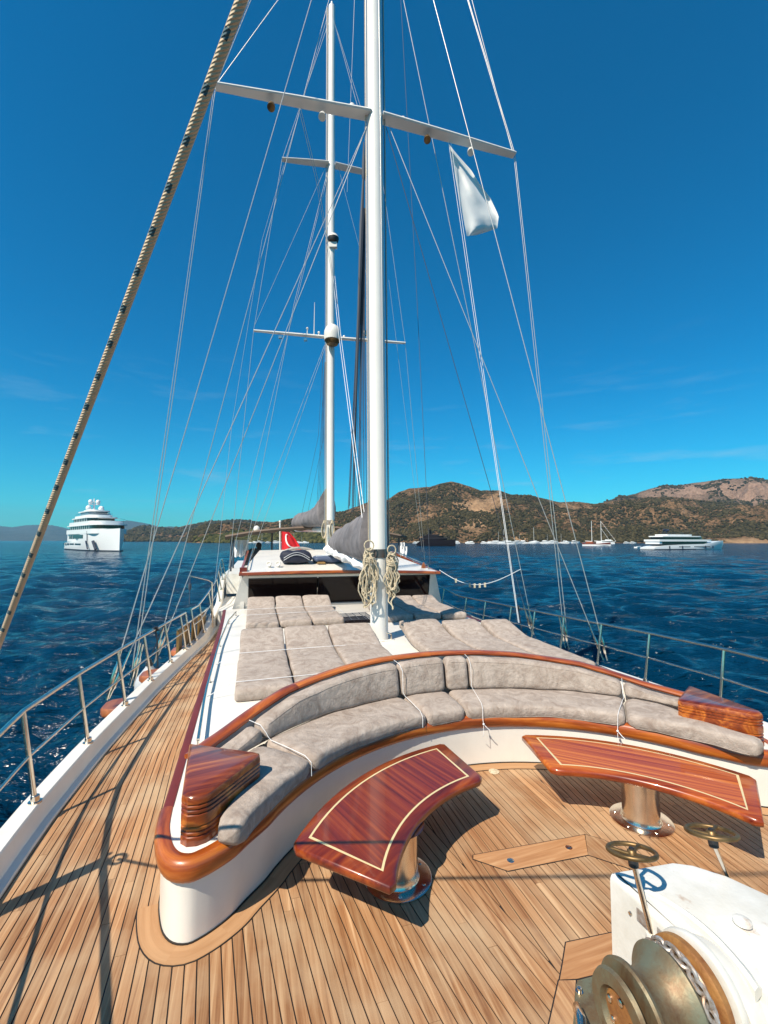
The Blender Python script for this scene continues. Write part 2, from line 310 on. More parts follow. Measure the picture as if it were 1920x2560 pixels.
# ------------------------------------------------------------------ sea
SEA = -1.6
def sea():
    nr, na = 760, 760
    r = 1.2*np.exp(np.linspace(0, math.log(9000/1.2), nr)); th = np.linspace(R(-78), R(78), na)
    Rr, T = np.meshgrid(r, th, indexing='ij'); X = Rr*np.sin(T); Y = Rr*np.cos(T)-1.0; Z = np.zeros_like(X)
    g = np.random.default_rng(3)
    for k in range(100):
        lam = 10**g.uniform(math.log10(.30), math.log10(6.5)); d = R(192)+g.normal(0, .42)
        amp = .0125*lam**.74; kx, ky = math.sin(d)*2*math.pi/lam, math.cos(d)*2*math.pi/lam
        cell = np.maximum(Rr*(math.log(9000/1.2)/nr), 1e-3); fade = np.clip(lam/(cell*3.2)-.6, 0, 1)
        gr = .75+.25*np.sin(X*.11*g.uniform(.5, 2)+Y*.07*g.uniform(.5, 2)+g.uniform(0, 6))
        ph = X*kx+Y*ky+g.uniform(0, 6.28); Z += amp*fade*gr*(np.sin(ph)+.25*np.sin(2*ph+1.3))
    Z -= Rr**2*0
    V = np.stack([X, Y, Z+SEA], -1).reshape(-1, 3).astype(np.float32)
    i = np.arange(nr-1)[:, None]*na+np.arange(na-1)[None]; fc = np.stack([i, i+1, i+na+1, i+na], -1).reshape(-1, 4).astype(np.int32)
    # a wide flat skirt that carries the sea on behind the camera
    me = bpy.data.meshes.new('sea'); me.vertices.add(len(V)); me.vertices.foreach_set('co', V.ravel())
    me.loops.add(fc.size); me.loops.foreach_set('vertex_index', fc.ravel()); me.polygons.add(len(fc)); me.polygons.foreach_set('loop_start', np.arange(len(fc), dtype=np.int32)*4)
    me.update(calc_edges=True); me.shade_smooth()
    m, t, b = new_mat('sea_water'); N = t.nodes.new; Lk = t.links.new
    b.inputs['Base Color'].default_value = (.0004, .021, .050, 1); b.inputs['Roughness'].default_value = .12; b.inputs['IOR'].default_value = 1.33
    gq = N('ShaderNodeNewGeometry'); last = None; hsum = None
    for s_, st, rot_ in ((7.0, 1.0, .2), (2.6, 1.0, .3), (.9, 1.0, -.2), (.28, .9, .1)):
        mpn = N('ShaderNodeMapping'); mpn.inputs['Scale'].default_value = (.42*s_, 1.0*s_, 1); mpn.inputs['Rotation'].default_value = (0, 0, rot_); Lk(gq.outputs['Position'], mpn.inputs[0])
        n = N('ShaderNodeTexNoise'); n.inputs['Scale'].default_value = 1; n.inputs['Detail'].default_value = 4; n.inputs['Roughness'].default_value = .55; n.inputs['Distortion'].default_value = .3; Lk(mpn.outputs[0], n.inputs[0])
        bp = N('ShaderNodeBump'); bp.inputs['Strength'].default_value = st; bp.inputs['Distance'].default_value = .50/s_**.85
        Lk(n.outputs[0], bp.inputs['Height'])
        if last: Lk(last, bp.inputs['Normal'])
        last = bp.outputs[0]
    Lk(last, b.inputs['Normal']); me.materials.append(m)
    o = bpy.data.objects.new('sea', me); sc.collection.objects.link(o); o['kind'] = 'structure'
    mb = MB(); ring = []
    mb.add([(-9000, -9000, SEA-.02), (9000, -9000, SEA-.02), (9000, -.9, SEA-.02), (-9000, -.9, SEA-.02)], [(0, 1, 2, 3)])
    q = mb.build('sea_astern', m, smooth=False); q['kind'] = 'structure'
sea()

# ------------------------------------------------------------------ hills
def hill_mat(name, soil, soil2, green, rock, gscale=.035):
    m, t, b = new_mat(name); N = t.nodes.new; Lk = t.links.new
    g = N('ShaderNodeNewGeometry'); n = N('ShaderNodeTexNoise'); n.inputs['Scale'].default_value = gscale; n.inputs['Detail'].default_value = 9; n.inputs['Roughness'].default_value = .7; Lk(g.outputs['Position'], n.inputs[0])
    n2 = N('ShaderNodeTexNoise'); n2.inputs['Scale'].default_value = gscale*5; n2.inputs['Detail'].default_value = 6; n2.inputs['Roughness'].default_value = .7; Lk(g.outputs['Position'], n2.inputs[0])
    n3 = N('ShaderNodeTexNoise'); n3.inputs['Scale'].default_value = gscale*.28; n3.inputs['Detail'].default_value = 5; Lk(g.outputs['Position'], n3.inputs[0])
    r1 = N('ShaderNodeValToRGB'); r1.color_ramp.elements[0].color = rgb(soil2); r1.color_ramp.elements[1].color = rgb(soil); r1.color_ramp.elements[0].position = .35; r1.color_ramp.elements[1].position = .65; Lk(n.outputs[0], r1.inputs[0])
    r2 = N('ShaderNodeValToRGB'); r2.color_ramp.elements[0].position = .47; r2.color_ramp.elements[1].position = .53; Lk(n2.outputs[0], r2.inputs[0])
    mx = N('ShaderNodeMixRGB'); mx.inputs[2].default_value = rgb(green); Lk(r2.outputs[0], mx.inputs[0]); Lk(r1.outputs[0], mx.inputs[1])
    at = N('ShaderNodeAttribute'); at.attribute_name = 'rock'
    mx2 = N('ShaderNodeMixRGB'); mx2.inputs[2].default_value = rgb(rock)
    r3 = N('ShaderNodeMath'); r3.operation = 'MULTIPLY_ADD'; r3.inputs[1].default_value = 1.6; Lk(at.outputs['Fac'], r3.inputs[0])
    nm = N('ShaderNodeMath'); nm.operation = 'MULTIPLY_ADD'; nm.inputs[1].default_value = -1.4; nm.inputs[2].default_value = .25; Lk(n2.outputs[0], nm.inputs[0]); Lk(nm.outputs[0], r3.inputs[2])
    cl = N('ShaderNodeClamp'); Lk(r3.outputs[0], cl.inputs[0]); Lk(cl.outputs[0], mx2.inputs[0]); Lk(mx.outputs[0], mx2.inputs[1])
    r5 = N('ShaderNodeValToRGB'); r5.color_ramp.elements[0].position = .38; r5.color_ramp.elements[0].color = (.30, .26, .23, 1); r5.color_ramp.elements[1].position = .56; n5 = N('ShaderNodeTexNoise'); n5.inputs['Scale'].default_value = gscale*1.7; n5.inputs['Detail'].default_value = 8; n5.inputs['Roughness'].default_value = .75; n5.inputs['Distortion'].default_value = 1.5; Lk(g.outputs['Position'], n5.inputs[0]); Lk(n5.outputs[0], r5.inputs[0])
    m5 = N('ShaderNodeMixRGB'); m5.blend_type = 'MULTIPLY'; m5.inputs[0].default_value = .6; Lk(mx2.outputs[0], m5.inputs[1]); Lk(r5.outputs[0], m5.inputs[2])
    Lk(m5.outputs[0], b.inputs['Base Color']); b.inputs['Roughness'].default_value = 1; b.inputs['Specular IOR Level'].default_value = .05
    bp = N('ShaderNodeBump'); bp.inputs['Strength'].default_value = 1; bp.inputs['Distance'].default_value = 6; Lk(n2.outputs[0], bp.inputs['Height']); Lk(bp.outputs[0], b.inputs['Normal'])
    return m
HM = hill_mat('hillside', (.34, .20, .105), (.18, .10, .05), (.07, .052, .024), (.50, .31, .17))
HM2 = hill_mat('bare_hillside', (.22, .145, .10), (.14, .09, .06), (.06, .052, .028), (.40, .255, .18))
FM = hill_mat('far_hillside', (.09, .095, .09), (.06, .07, .07), (.05, .065, .06), (.1, .1, .1), .006)
def hill(name, prof, d0, d1, mt, amp, step=3, rows=60, rocks=(), sil=1.0, shape=1.0, nsc=.012, basez=-2.2):
    x0, x1 = prof[0][0], prof[-1][0]; cols = int((x1-x0)/step)+1; xs = np.linspace(x0, x1, cols)
    V = np.zeros((cols, rows+4, 3)); rk = np.zeros((cols, rows+4))
    for i, px in enumerate(xs):
        yt = interp(px, prof); D0 = d0(px) if callable(d0) else d0; D1 = d1(px) if callable(d1) else d1
        D0 += 14*noise.noise(Vector((px*.02, 3, 1)))
        zr = H+(HORIZON-yt)/FPX*D1
        for j in range(rows+4):
            t = j/rows; D = D0+(D1-D0)*t; X = (px-960)/FPX*D
            q = Vector((X*nsc, D*nsc, .3)); nn = noise.fractal(q, 1, 2.1, 6); rd = 1-abs(noise.noise(q*.55))*2
            tt = min(t, 1.0); z = basez+(zr-basez)*(tt**shape)
            env = math.sin(math.pi*min(tt*1.02, 1))**.8
            z += amp*env*(nn*.8+(rd-.5)*.6)+env*amp*.16*noise.fractal(Vector((X*.045*nsc/.012, D*.045*nsc/.012, 5)), .8, 2.2, 4)
            if t > .9: z += sil*noise.fractal(Vector((X*.05, D*.05, 9)), 1, 2, 4)*(t-.9)*10 if t <= 1 else 0
            if t > 1: z -= (t-1)*rows*amp*.4
            if j < 2: z = min(z, basez+j*1.6)
            V[i, j] = (X, D, z)
            v = 0
            for (rx, rt, rw, rh, rs) in rocks:
                dd = ((px-rx)/rw)**2+((t-rt)/rh)**2; v = max(v, rs*max(0, 1-dd*.6))
            rk[i, j] = v
    nr = rows+4; i = np.arange(cols-1)[:, None]*nr+np.arange(nr-1)[None]; fc = np.stack([i, i+nr, i+nr+1, i+1], -1).reshape(-1, 4)
    me = bpy.data.meshes.new(name); me.from_pydata(V.reshape(-1, 3).tolist(), [], fc.tolist()); me.materials.append(mt)
    at = me.attributes.new('rock', 'FLOAT', 'POINT'); at.data.foreach_set('value', rk.reshape(-1).astype(np.float32))
    me.shade_smooth(); o = bpy.data.objects.new(name, me); sc.collection.objects.link(o); o['kind'] = 'structure'
    return V, rk
IC = None
def trees(name, V, rk, n, size, mt, tlo=0.02, thi=.97, dens=None):
    global IC
    import bmesh
    if IC is None:
        bm = bmesh.new(); bmesh.ops.create_icosphere(bm, subdivisions=1, radius=1); IC = (np.array([v.co for v in bm.verts]), np.array([[v.index for v in f.verts] for f in bm.faces])); bm.free()
    iv, if_ = IC; cols, nr = rk.shape
    ci = rng.uniform(0, cols-1.01, n*2); rj = rng.uniform(tlo*(nr-4), thi*(nr-4), n*2); a = ci.astype(int); b = rj.astype(int); fa = (ci-a)[:, None]; fb = (rj-b)[:, None]
    P = (V[a, b]*(1-fa)+V[a+1, b]*fa)*(1-fb)+(V[a, b+1]*(1-fa)+V[a+1, b+1]*fa)*fb
    clump = np.array([noise.noise(Vector((p[0]*.012, p[1]*.012, 4)))+.6*noise.noise(Vector((p[0]*.05, p[1]*.05, 8))) for p in P])
    low = 1-rj/(nr-4)
    keep = (rk[a, b]*.75+rng.uniform(-.5, .5, n*2) < clump*1.5-.05+.5*low**3); P = P[keep][:n]; n = len(P)
    S = size*rng.uniform(.45, 1.15, n)*(1+.35*(rng.uniform(0, 1, n) > .9)); sz = S*rng.uniform(.55, 1.0, n)
    jit = 1+rng.uniform(-.28, .28, (n, len(iv), 1))
    Q = iv[None]*jit*np.stack([S, S, sz], -1)[:, None]+P[:, None]+np.stack([np.zeros(n), np.zeros(n), sz*.45], -1)[:, None]
    fc = if_[None]+np.arange(n)[:, None, None]*len(iv)
    me = bpy.data.meshes.new(name); me.vertices.add(Q.size//3); me.vertices.foreach_set('co', Q.astype(np.float32).ravel())
    me.loops.add(fc.size); me.loops.foreach_set('vertex_index', fc.astype(np.int32).ravel()); me.polygons.add(fc.size//3); me.polygons.foreach_set('loop_start', np.arange(fc.size//3, dtype=np.int32)*3)
    me.update(calc_edges=True)
    at = me.attributes.new('tint', 'FLOAT', 'POINT'); at.data.foreach_set('value', np.repeat(rng.uniform(0, 1, n), len(iv)).astype(np.float32))
    me.materials.append(mt); o = bpy.data.objects.new(name, me); sc.collection.objects.link(o); o['kind'] = 'stuff'
    return o
def leaf_mat(name, a, b_):
    m, t, b = new_mat(name); at = t.nodes.new('ShaderNodeAttribute'); at.attribute_name = 'tint'; r = t.nodes.new('ShaderNodeValToRGB')
    r.color_ramp.elements[0].color = rgb(a); r.color_ramp.elements[1].color = rgb(b_); t.links.new(at.outputs['Fac'], r.inputs[0]); t.links.new(r.outputs[0], b.inputs['Base Color'])
    b.inputs['Roughness'].default_value = 1; b.inputs['Specular IOR Level'].default_value = .05; return m
LM = leaf_mat('maquis_scrub', (.024, .021, .009), (.085, .066, .030)); LM2 = leaf_mat('pine_wood', (.028, .032, .010), (.105, .095, .032))
def S3(u, v): return (960+u/1.728, 1150+v/1.728)
pR = [S3(*p) for p in ((-60, 200), (0, 178), (25, 165), (60, 140), (110, 122), (200, 115), (245, 100), (290, 92), (330, 100), (420, 130), (500, 130), (560, 152), (620, 150), (700, 168), (760, 183), (840, 180), (910, 190), (1000, 176), (1080, 168), (1150, 160), (1240, 158), (1330, 166), (1420, 178), (1500, 190), (1580, 200), (1659, 205), (1900, 230))]
pL = [(470, 1330), (507, 1312), (560, 1308), (608, 1306), (645, 1310), (681, 1306), (724, 1296), (789, 1290), (840, 1281), (862, 1277), (890, 1266), (925, 1254)]
V, rk = hill('near_hills', pL+pR, lambda px: float(np.interp(px, [470, 650, 900, 1500, 2000], [760, 720, 620, 600, 560])), lambda px: float(np.interp(px, [470, 700, 1000, 1900], [900, 950, 980, 1000])), HM, 27,
             rocks=[(1185, .40, 50, .30, 1.0), (1240, .62, 38, .2, .9), (1150, .3, 30, .15, .8), (1300, .07, 30, .06, .9), (1420, .75, 45, .2, .55), (1560, .8, 60, .22, .6), (1060, .5, 30, .18, .4), (1700, .5, 60, .1, .4), (1880, .02, 90, .05, 1)])
trees('hillside_scrub', V, rk, 40000, 2.3, LM)
V1, rk1 = hill('rocky_ridge', [S3(*p) for p in ((900, 215), (960, 180), (1000, 165), (1080, 148), (1150, 125), (1220, 107), (1270, 112), (1330, 100), (1400, 92), (1480, 80), (1560, 78), (1659, 82), (1900, 95))], 1000, 1500, HM2, 60, rows=60,
               rocks=[(1760, .75, 160, .35, .85), (1900, .6, 120, .3, .9), (1640, .85, 60, .25, .7)], nsc=.010)
trees('ridge_scrub', V1, rk1, 12000, 3.6, LM, tlo=.2)
pW = [(486, 1352), (500, 1336), (540, 1332), (575, 1333), (620, 1330), (680, 1326), (740, 1320), (800, 1315), (850, 1312), (900, 1306)]
V2, rk2 = hill('wooded_spit', pW, 640, 720, HM, 3, rows=24, rocks=[(490, .1, 14, .3, 1)])
trees('shore_pines', V2, rk2, 3600, 3.4, LM2, tlo=0)
pB = [(180, 1351), (220, 1345), (250, 1342), (300, 1336), (317, 1330), (345, 1318), (360, 1315), (385, 1318), (410, 1319), (440, 1320), (465, 1313), (493, 1308), (530, 1302), (560, 1301), (600, 1298), (640, 1303), (700, 1306), (760, 1312)]
V3, rk3 = hill('brown_headland', pB, 1250, 1800, HM, 16, rows=40, nsc=.006)
trees('headland_scrub', V3, rk3, 9000, 5.0, LM, tlo=.02)
hill('far_blue_hills', [(-300, 1326), (-200, 1316), (-60, 1317), (0, 1315), (30, 1318), (67, 1313), (100, 1312), (130, 1313), (160, 1319), (183, 1325), (215, 1330), (240, 1333), (262, 1320), (300, 1303), (315, 1301), (327, 1302), (363, 1308), (385, 1313), (400, 1318), (433, 1317), (460, 1319), (500, 1308), (540, 1303), (575, 1300), (600, 1302), (680, 1312)], 4300, 6000, FM, 40, nsc=.0015, rows=30, sil=6)
hill('island_beyond', [(380, 1325), (400, 1318), (425, 1316), (450, 1318), (480, 1324)], 4100, 4250, FM, 6, nsc=.003, rows=10)

# haze: the air between the boat and the hills
mb = MB(); mb.box(lambda x, y, z: Vector((x, y, z)), -7800, 7800, -60, 7600, SEA-1.2, 420)
hz = mb.build('haze', None, smooth=False); hz['kind'] = 'stuff'
hm = bpy.data.materials.new('haze'); hm.use_nodes = True; t = hm.node_tree; t.nodes.clear()
o_ = t.nodes.new('ShaderNodeOutputMaterial'); pv = t.nodes.new('ShaderNodeVolumePrincipled'); pv.inputs['Color'].default_value = (.32, .68, .95, 1)
pv.inputs['Density'].default_value = .00008; pv.inputs['Anisotropy'].default_value = .0; t.links.new(pv.outputs[0], o_.inputs['Volume']); hz.data.materials.append(hm)

# ================================================================== THE BOAT WE STAND ON
CAPOUT = [(-5.2, .05), (-4.6, .55), (-3.8, 1.4), (-2.6, 2.25), (-1.2, 2.87), (-.4, 3.06), (.1, 3.15), (.7, 3.23), (1.27, 3.285), (1.7, 3.305), (2.1, 3.31), (3.05, 3.28), (3.73, 3.23), (4.84, 3.14), (5.9, 3.02), (7.7, 2.80), (9.84, 2.62), (13, 2.75), (18, 2.6), (21, 2.2), (22.5, 1.6)]
def capout(a): return interp(a, CAPOUT)
def capz(a): return interp(a, [(-5, .20), (0, .15), (7.8, .15), (8.8, .30), (10, .55), (12.5, .9), (23, 1.0)])
def arange(a, b, s):
    n = max(2, int(round((b-a)/s))+1); return [a+(b-a)*i/(n-1) for i in range(n)]
# --- deck: dark caulked base, every plank its own piece
mb = MB(); aa = arange(-5.2, 12, .3)
mb.add([W(-capout(a)+.1, a, -.004) for a in aa]+[W(capout(a)-.1, a, -.004) for a in aa], [(i, i+1, len(aa)+i+1, len(aa)+i) for i in range(len(aa)-1)])
deck = mb.build('deck', M['caulk'], smooth=False); deck['kind'] = 'structure'; deck['label'] = 'teak planked foredeck and side deck with dark caulked seams'
G_ = .0032
def slope(u):
    au = abs(u); k = interp(au, [(.4, 9), (1.1, 8.5), (1.6, 7), (2.0, 5), (2.3, 3.2), (2.7, 2.2), (3.1, .6)]); return math.tan(R(k))
def seamx(u, a):
    s = 1 if u < 0 else -1
    x = u+s*slope(u)*(.5-a)
    if a > 3 and abs(u) > 2.2:   # the side deck narrows with the hull
        x = u+s*slope(u)*(.5-3); x = x+s*(-(0))+s*interp(a, [(3, 0), (5, .06), (8, .20), (12, .4)])*(-1 if False else 1)*(.5)
    return x
def plank(u0, u1, a0, a1, straight=False, clip=None):
    n = max(2, int((a1-a0)/(.3 if not clip else .05))+2); L = []; Rr = []
    for i in range(n):
        a = a0+(a1-a0)*i/(n-1)
        x0, x1 = (u0, u1) if straight else (seamx(u0, a), seamx(u1, a))
        x0 += G_; x1 -= G_
        if clip: lo, hi = clip(a); x0 = max(x0, lo+G_); x1 = min(x1, hi-G_)
        lim = capout(a)-.15; x0 = max(x0, -lim); x1 = min(x1, lim)
        if x1-x0 < .0015:
            continue
        L.append((x0, a)); Rr.append((x1, a))
    if len(L) < 2: return
    L[0] = (L[0][0], L[0][1]+.002); Rr[0] = (Rr[0][0], Rr[0][1]+.002)
    dz = random.uniform(-.0006, .0006); m = MB(); k = len(L)
    m.add([W(x, a, dz) for x, a in L]+[W(x, a, dz) for x, a in Rr]+[W(x, a, -.008) for x, a in L]+[W(x, a, -.008) for x, a in Rr],
          [(i, i+1, k+i+1, k+i) for i in range(k-1)]+[(i, 2*k+i, 2*k+i+1, i+1) for i in range(k-1)]+[(k+i, k+i+1, 3*k+i+1, 3*k+i) for i in range(k-1)]+[(0, k, 3*k, 2*k), (k-1, 3*k-1, 4*k-1, 2*k-1)])
    m.build('plank', M['teak'], deck, smooth=False)
def cuts(a0, a1, lo=1.3, hi=3.0):
    c = [a0]; a = a0+random.uniform(.5, hi)
    while a < a1-.5: c.append(a); a += random.uniform(lo, hi)
    return c+[a1]
PW = .0552
u = -3.13
while u < -.45:
    end = 9.0 if u < -2.24 else 1.0 if u < -1.95 else math.sqrt(max(2.06**2-u*u, .2))+.25
    for c0, c1 in zip(*(lambda c: (c[:-1], c[1:]))(cuts(-1.35, end, 1.5, 3.2))): plank(u, u+PW, c0, c1)
    u += PW
uL = u
u = 3.0
while u > .45:
    end = 2.4 if u > 2.24 else 1.0 if u > 1.95 else math.sqrt(max(2.06**2-u*u, .2))+.25
    for c0, c1 in zip(*(lambda c: (c[:-1], c[1:]))(cuts(-1.35, end, 1.5, 3.2))): plank(u-PW, u, c0, c1)
    u -= PW
uR = u
bL = lambda a: seamx(uL, a); bR = lambda a: seamx(uR, a)
x = -.70
while x < .72:
    m0 = x+PW/2
    ends = [a for a in arange(-1.35, 2.2, .05) if bL(a) < x+PW-.006 and bR(a) > x+.006]
    if ends:
        a0, a1 = min(ends), min(max(ends), math.sqrt(2.08**2-x*x))
        if a1-a0 > .2:
            for c0, c1 in zip(*(lambda c: (c[:-1], c[1:]))(cuts(a0, a1, 1.5, 3.5))): plank(x, x+PW, c0, c1, True, lambda a: (bL(a), bR(a)))
    x += PW
def board(pts, z=.003, name='margin_board', mt='teak_pale', parent=deck, border=.006):
    P = [Vector((p[0], p[1])) for p in pts]; ctr = sum(P, Vector((0, 0)))/len(P)
    if border:
        m = MB(); m.prism(W, [tuple(p) for p in inset(pts, -border)], [(-.006, 0), (z-.0012, 0)]); m.build('caulk_seam', M['caulk'], parent, smooth=False)
    m = MB(); m.prism(W, pts, [(-.005, 0), (z, 0)]); o = m.build(name, M[mt], parent, smooth=False)
    return o
M['teak_board'] = wood('teak_board', [(.3, (.32, .14, .052)), (.55, (.44, .225, .10)), (.72, (.54, .32, .165))], along=2.0, across=30, rot=BOATROT+math.pi/2-.05, coord='World', rough=.55, var=.1, bump=.15)
board([(-.40, .915), (-.385, .945), (.435, .915), (.318, .746), (-.247, .765)], name='hatch_board', mt='teak_board')
board([(.32, .746), (.44, .915), (.52, .84), (.63, .55), (.55, .50)], name='margin_board', mt='teak')
for (lx, ax_) in ((-.185, .835), (.245, .835)):     # recessed lift rings in the board
    m = MB(); m.lathe(W(lx, ax_, .003), (0, 0, 1), [(0, .022), (.002, .022), (.002, .0185), (.0005, .018)], 20); m.box(lambda x, y, z: W(lx+x, ax_+y, z), -.016, .016, -.004, .004, .003, .008); m.build('lift_ring', M['steel'], deck)
board([(-.232, .255), (-.326, .16), (-.385, .103), (-.305, .085), (-.06, .07), (.047, .237)], name='margin_board', mt='teak_board')
board([(-.392, .10), (-.55, -.045), (-.92, -.39), (-.82, -.46), (-.46, -.078), (-.318, .080)], z=.0034, name='margin_board', mt='teak')
m = MB(); m.lathe(W(.27, 1.83, .001), (0, 0, 1), [(0, .045), (.005, .045), (.007, .04)], 24); m.build('deck_drain', M['rope'], deck)

# --- trunk (the raised white coachroof with the round seat cut into its front)
def catmull(P, k=5, closed=False):
    outp = []; n = len(P)
    for i in range(n-1 if not closed else n):
        p0, p1, p2, p3 = P[max(i-1, 0)], P[i], P[min(i+1, n-1)], P[min(i+2, n-1)]
        for j in range(k):
            t = j/k; outp.append(tuple(.5*((2*p1[c])+(-p0[c]+p2[c])*t+(2*p0[c]-5*p1[c]+4*p2[c]-p3[c])*t*t+(-p0[c]+3*p1[c]-3*p2[c]+p3[c])*t**3) for c in range(len(P[0]))))
    outp.append(tuple(P[-1])); return outp
RS = 1.99
nose = [(-2.235, 1.25), (-2.225, 1.08), (-2.2, .96), (-2.165, .86), (-2.11, .79), (-2.04, .765), (-1.98, .785), (-1.92, .82), (-1.845, .88), (-1.775, .965)]
arc = [polar(RS, ph) for ph in arange(-57, 0, 3)]
half = catmull(nose+arc[:2], 3)[:-1]+arc[1:]
front = half+[(-x, y) for x, y in reversed(half[:-1])]
sideL = [(-2.33, 8.3), (-2.30, 6.6), (-2.27, 4.2), (-2.255, 2.7), (-2.24, 1.6)]
outline = sideL+front+[(-x, y) for x, y in reversed(sideL)]
def WT(x, y, z): return W(x, y, z+(.02*max(y, 0) if z > .05 else 0))
trunk = empty('trunk_cabin', W(0, 4, 0), 'white raised coachroof with varnished rim and round seat recess in its front', 'coachroof')
m = MB(); m.prism(WT, outline, [(-.01, 0), (.03, 0), (.37, 0), (.385, .012), (.39, .03)]); m.build('trunk_shell', M['gel'], trunk, ang=35)
# wood ring in the deck round the seat base
def strip(path, w0, w1, z, name, mt, parent, thick=.006, mapf=W, rng_=None):
    rings = []; uv = []; n = len(path); L = 0
    for i, p in enumerate(path):
        if rng_ and not (rng_[0] <= i <= rng_[1]): continue
        q0 = path[max(i-1, 0)]; q1 = path[min(i+1, n-1)]; t = Vector((q1[0]-q0[0], q1[1]-q0[1])).normalized(); nn = Vector((t.y, -t.x))
        if i: L += math.dist(p, path[i-1])
        a = (p[0]+nn.x*w0, p[1]+nn.y*w0); b = (p[0]+nn.x*w1, p[1]+nn.y*w1)
        rings.append([mapf(*a, z-thick), mapf(*a, z), mapf(*b, z), mapf(*b, z-thick)]); uv += [(L, 0), (L, 0), (L, abs(w1-w0)), (L, abs(w1-w0))]
    mm = MB(); mm.sweep(rings, uvs=uv); return mm.build(name, M[mt], parent, smooth=False)
def offs(path, d):
    o = []; n = len(path)
    for i, p in enumerate(path):
        q0 = path[max(i-1, 0)]; q1 = path[min(i+1, n-1)]; t = Vector((q1[0]-q0[0], q1[1]-q0[1])).normalized(); o.append((p[0]+t.y*d, p[1]-t.x*d))
    return o
# front goes left -> right; its outside (towards the open deck) is on the right-hand side of travel
L1 = [0]
for i in range(1, len(front)): L1.append(L1[-1]+math.dist(front[i], front[i-1]))
strip(front[3:-3], -.02, .112, .0022, 'caulk_seam', 'caulk', deck)
cutl = [3, 13, 22, 31, 41, 52, 61, 70, len(front)-4]
for i0, i1 in zip(cutl[:-1], cutl[1:]): strip(front, .004, .106, .0045, 'ring_board', 'teak_pale', deck, rng_=(i0, i1))
strip(front[3:-3], -.01, .006, .012, 'caulk_bead', 'caulk', trunk, thick=.012)
def rimsec(path, sec, name, mt, parent, zf=WT, closed=False):
    rings = []; uv = []; n = len(path); L = 0; sl_ = [0]
    for i in range(1, len(sec)): sl_.append(sl_[-1]+math.dist(sec[i], sec[i-1]))
    for i, p in enumerate(path):
        q0 = path[max(i-1, 0)]; q1 = path[min(i+1, n-1)]; t = Vector((q1[0]-q0[0], q1[1]-q0[1])).normalized(); nn = Vector((t.y, -t.x))
        if i: L += math.dist(p, path[i-1])
        rings.append([zf(p[0]+nn.x*o, p[1]+nn.y*o, z) for o, z in sec]); uv += [(L, s) for s in sl_]
    mm = MB(); mm.sweep(rings, uvs=uv); return mm.build(name, M[mt], parent, ang=50)
bull = [(-.040, .385), (-.038, .396), (-.018, .400), (.004, .399), (.020, .392), (.032, .376), (.037, .352), (.034, .318), (.024, .294), (.006, .280), (-.004, .279)]
rimsec(front, bull, 'wood_rim', 'mahog_uv', trunk)
fl = [(-.042, .386), (-.041, .396), (.004, .397), (.014, .392), (.018, .38), (.016, .355), (-.003, .35)]
for s in (1, -1):
    p = [(s*x, y) for x, y in catmull([(-2.345, 8.2)]+sideL[1:]+[(-2.236, 1.25)], 4)]
    if s < 0: p = p[::-1]
    rimsec(p, fl, 'painted_rim', 'maroon', trunk)
# low hand rail along the left edge of the coachroof
for s in (-1, 1):
    hr = empty('low_hand_rail', W(s*2.17, 4.5, .45), ('low steel hand rail along left edge of the coachroof beside the sunbeds' if s < 0 else 'low steel hand rail along right edge of the coachroof beyond the sunbeds'), 'hand rail')
    pts = [WT(s*interp(a, [(1.6, 2.12), (3, 2.19), (5, 2.21), (6.7, 2.17), (7.5, 2.08)]), a, .39+.075) for a in arange(1.95, 7.5, .4)]
    m = MB(); m.tube(pts, .013, 8); m.build('rail_tube', M['steel'], hr)
    for k in (0, 4, 8, 12, len(pts)-1):
        m = MB(); m.tube([pts[k], pts[k]-Vector((0, 0, .08))], .009, 8); m.lathe(pts[k]-Vector((0, 0, .075)), (0, 0, 1), [(0, .022), (.006, .02)], 12); m.build('rail_foot', M['steel'], hr)

# --- armrests
def wedge(s):
    P = [(-2.15, 1.55), (-1.735, 1.305), (-1.70, 1.275), (-1.70, 1.235), (-1.94, .905), (-1.975, .87), (-2.02, .855), (-2.07, .862), (-2.105, .90)]
    P = [(s*-x, y) for x, y in P]
    gro = []
    for zc in (.455, .478, .501, .565, .588, .611): gro += [(zc-.006, 0), (zc, .007), (zc+.006, 0)]
    prof = [(.385, 0)]+gro+[(.638, 0), (.652, .006), (.66, .022)]
    t = empty('armrest_box', W(s*1.95, 1.2, .4), 'varnished wedge shaped wooden box with grooved sides at %s end of the round seat' % ('left' if s < 0 else 'right'), 'armrest')
    m = MB(); m.prism(W, P, prof[:-1], cap1=False); m.build('grooved_body', M['mahog_x'], t, ang=30)
    m = MB(); m.prism(W, P, [(.638, .0005), (.652, .0062), (.6605, .024)], cap0=False); m.build('polished_top', M['mahog_x'], t, ang=60)
wedge(-1); wedge(1)

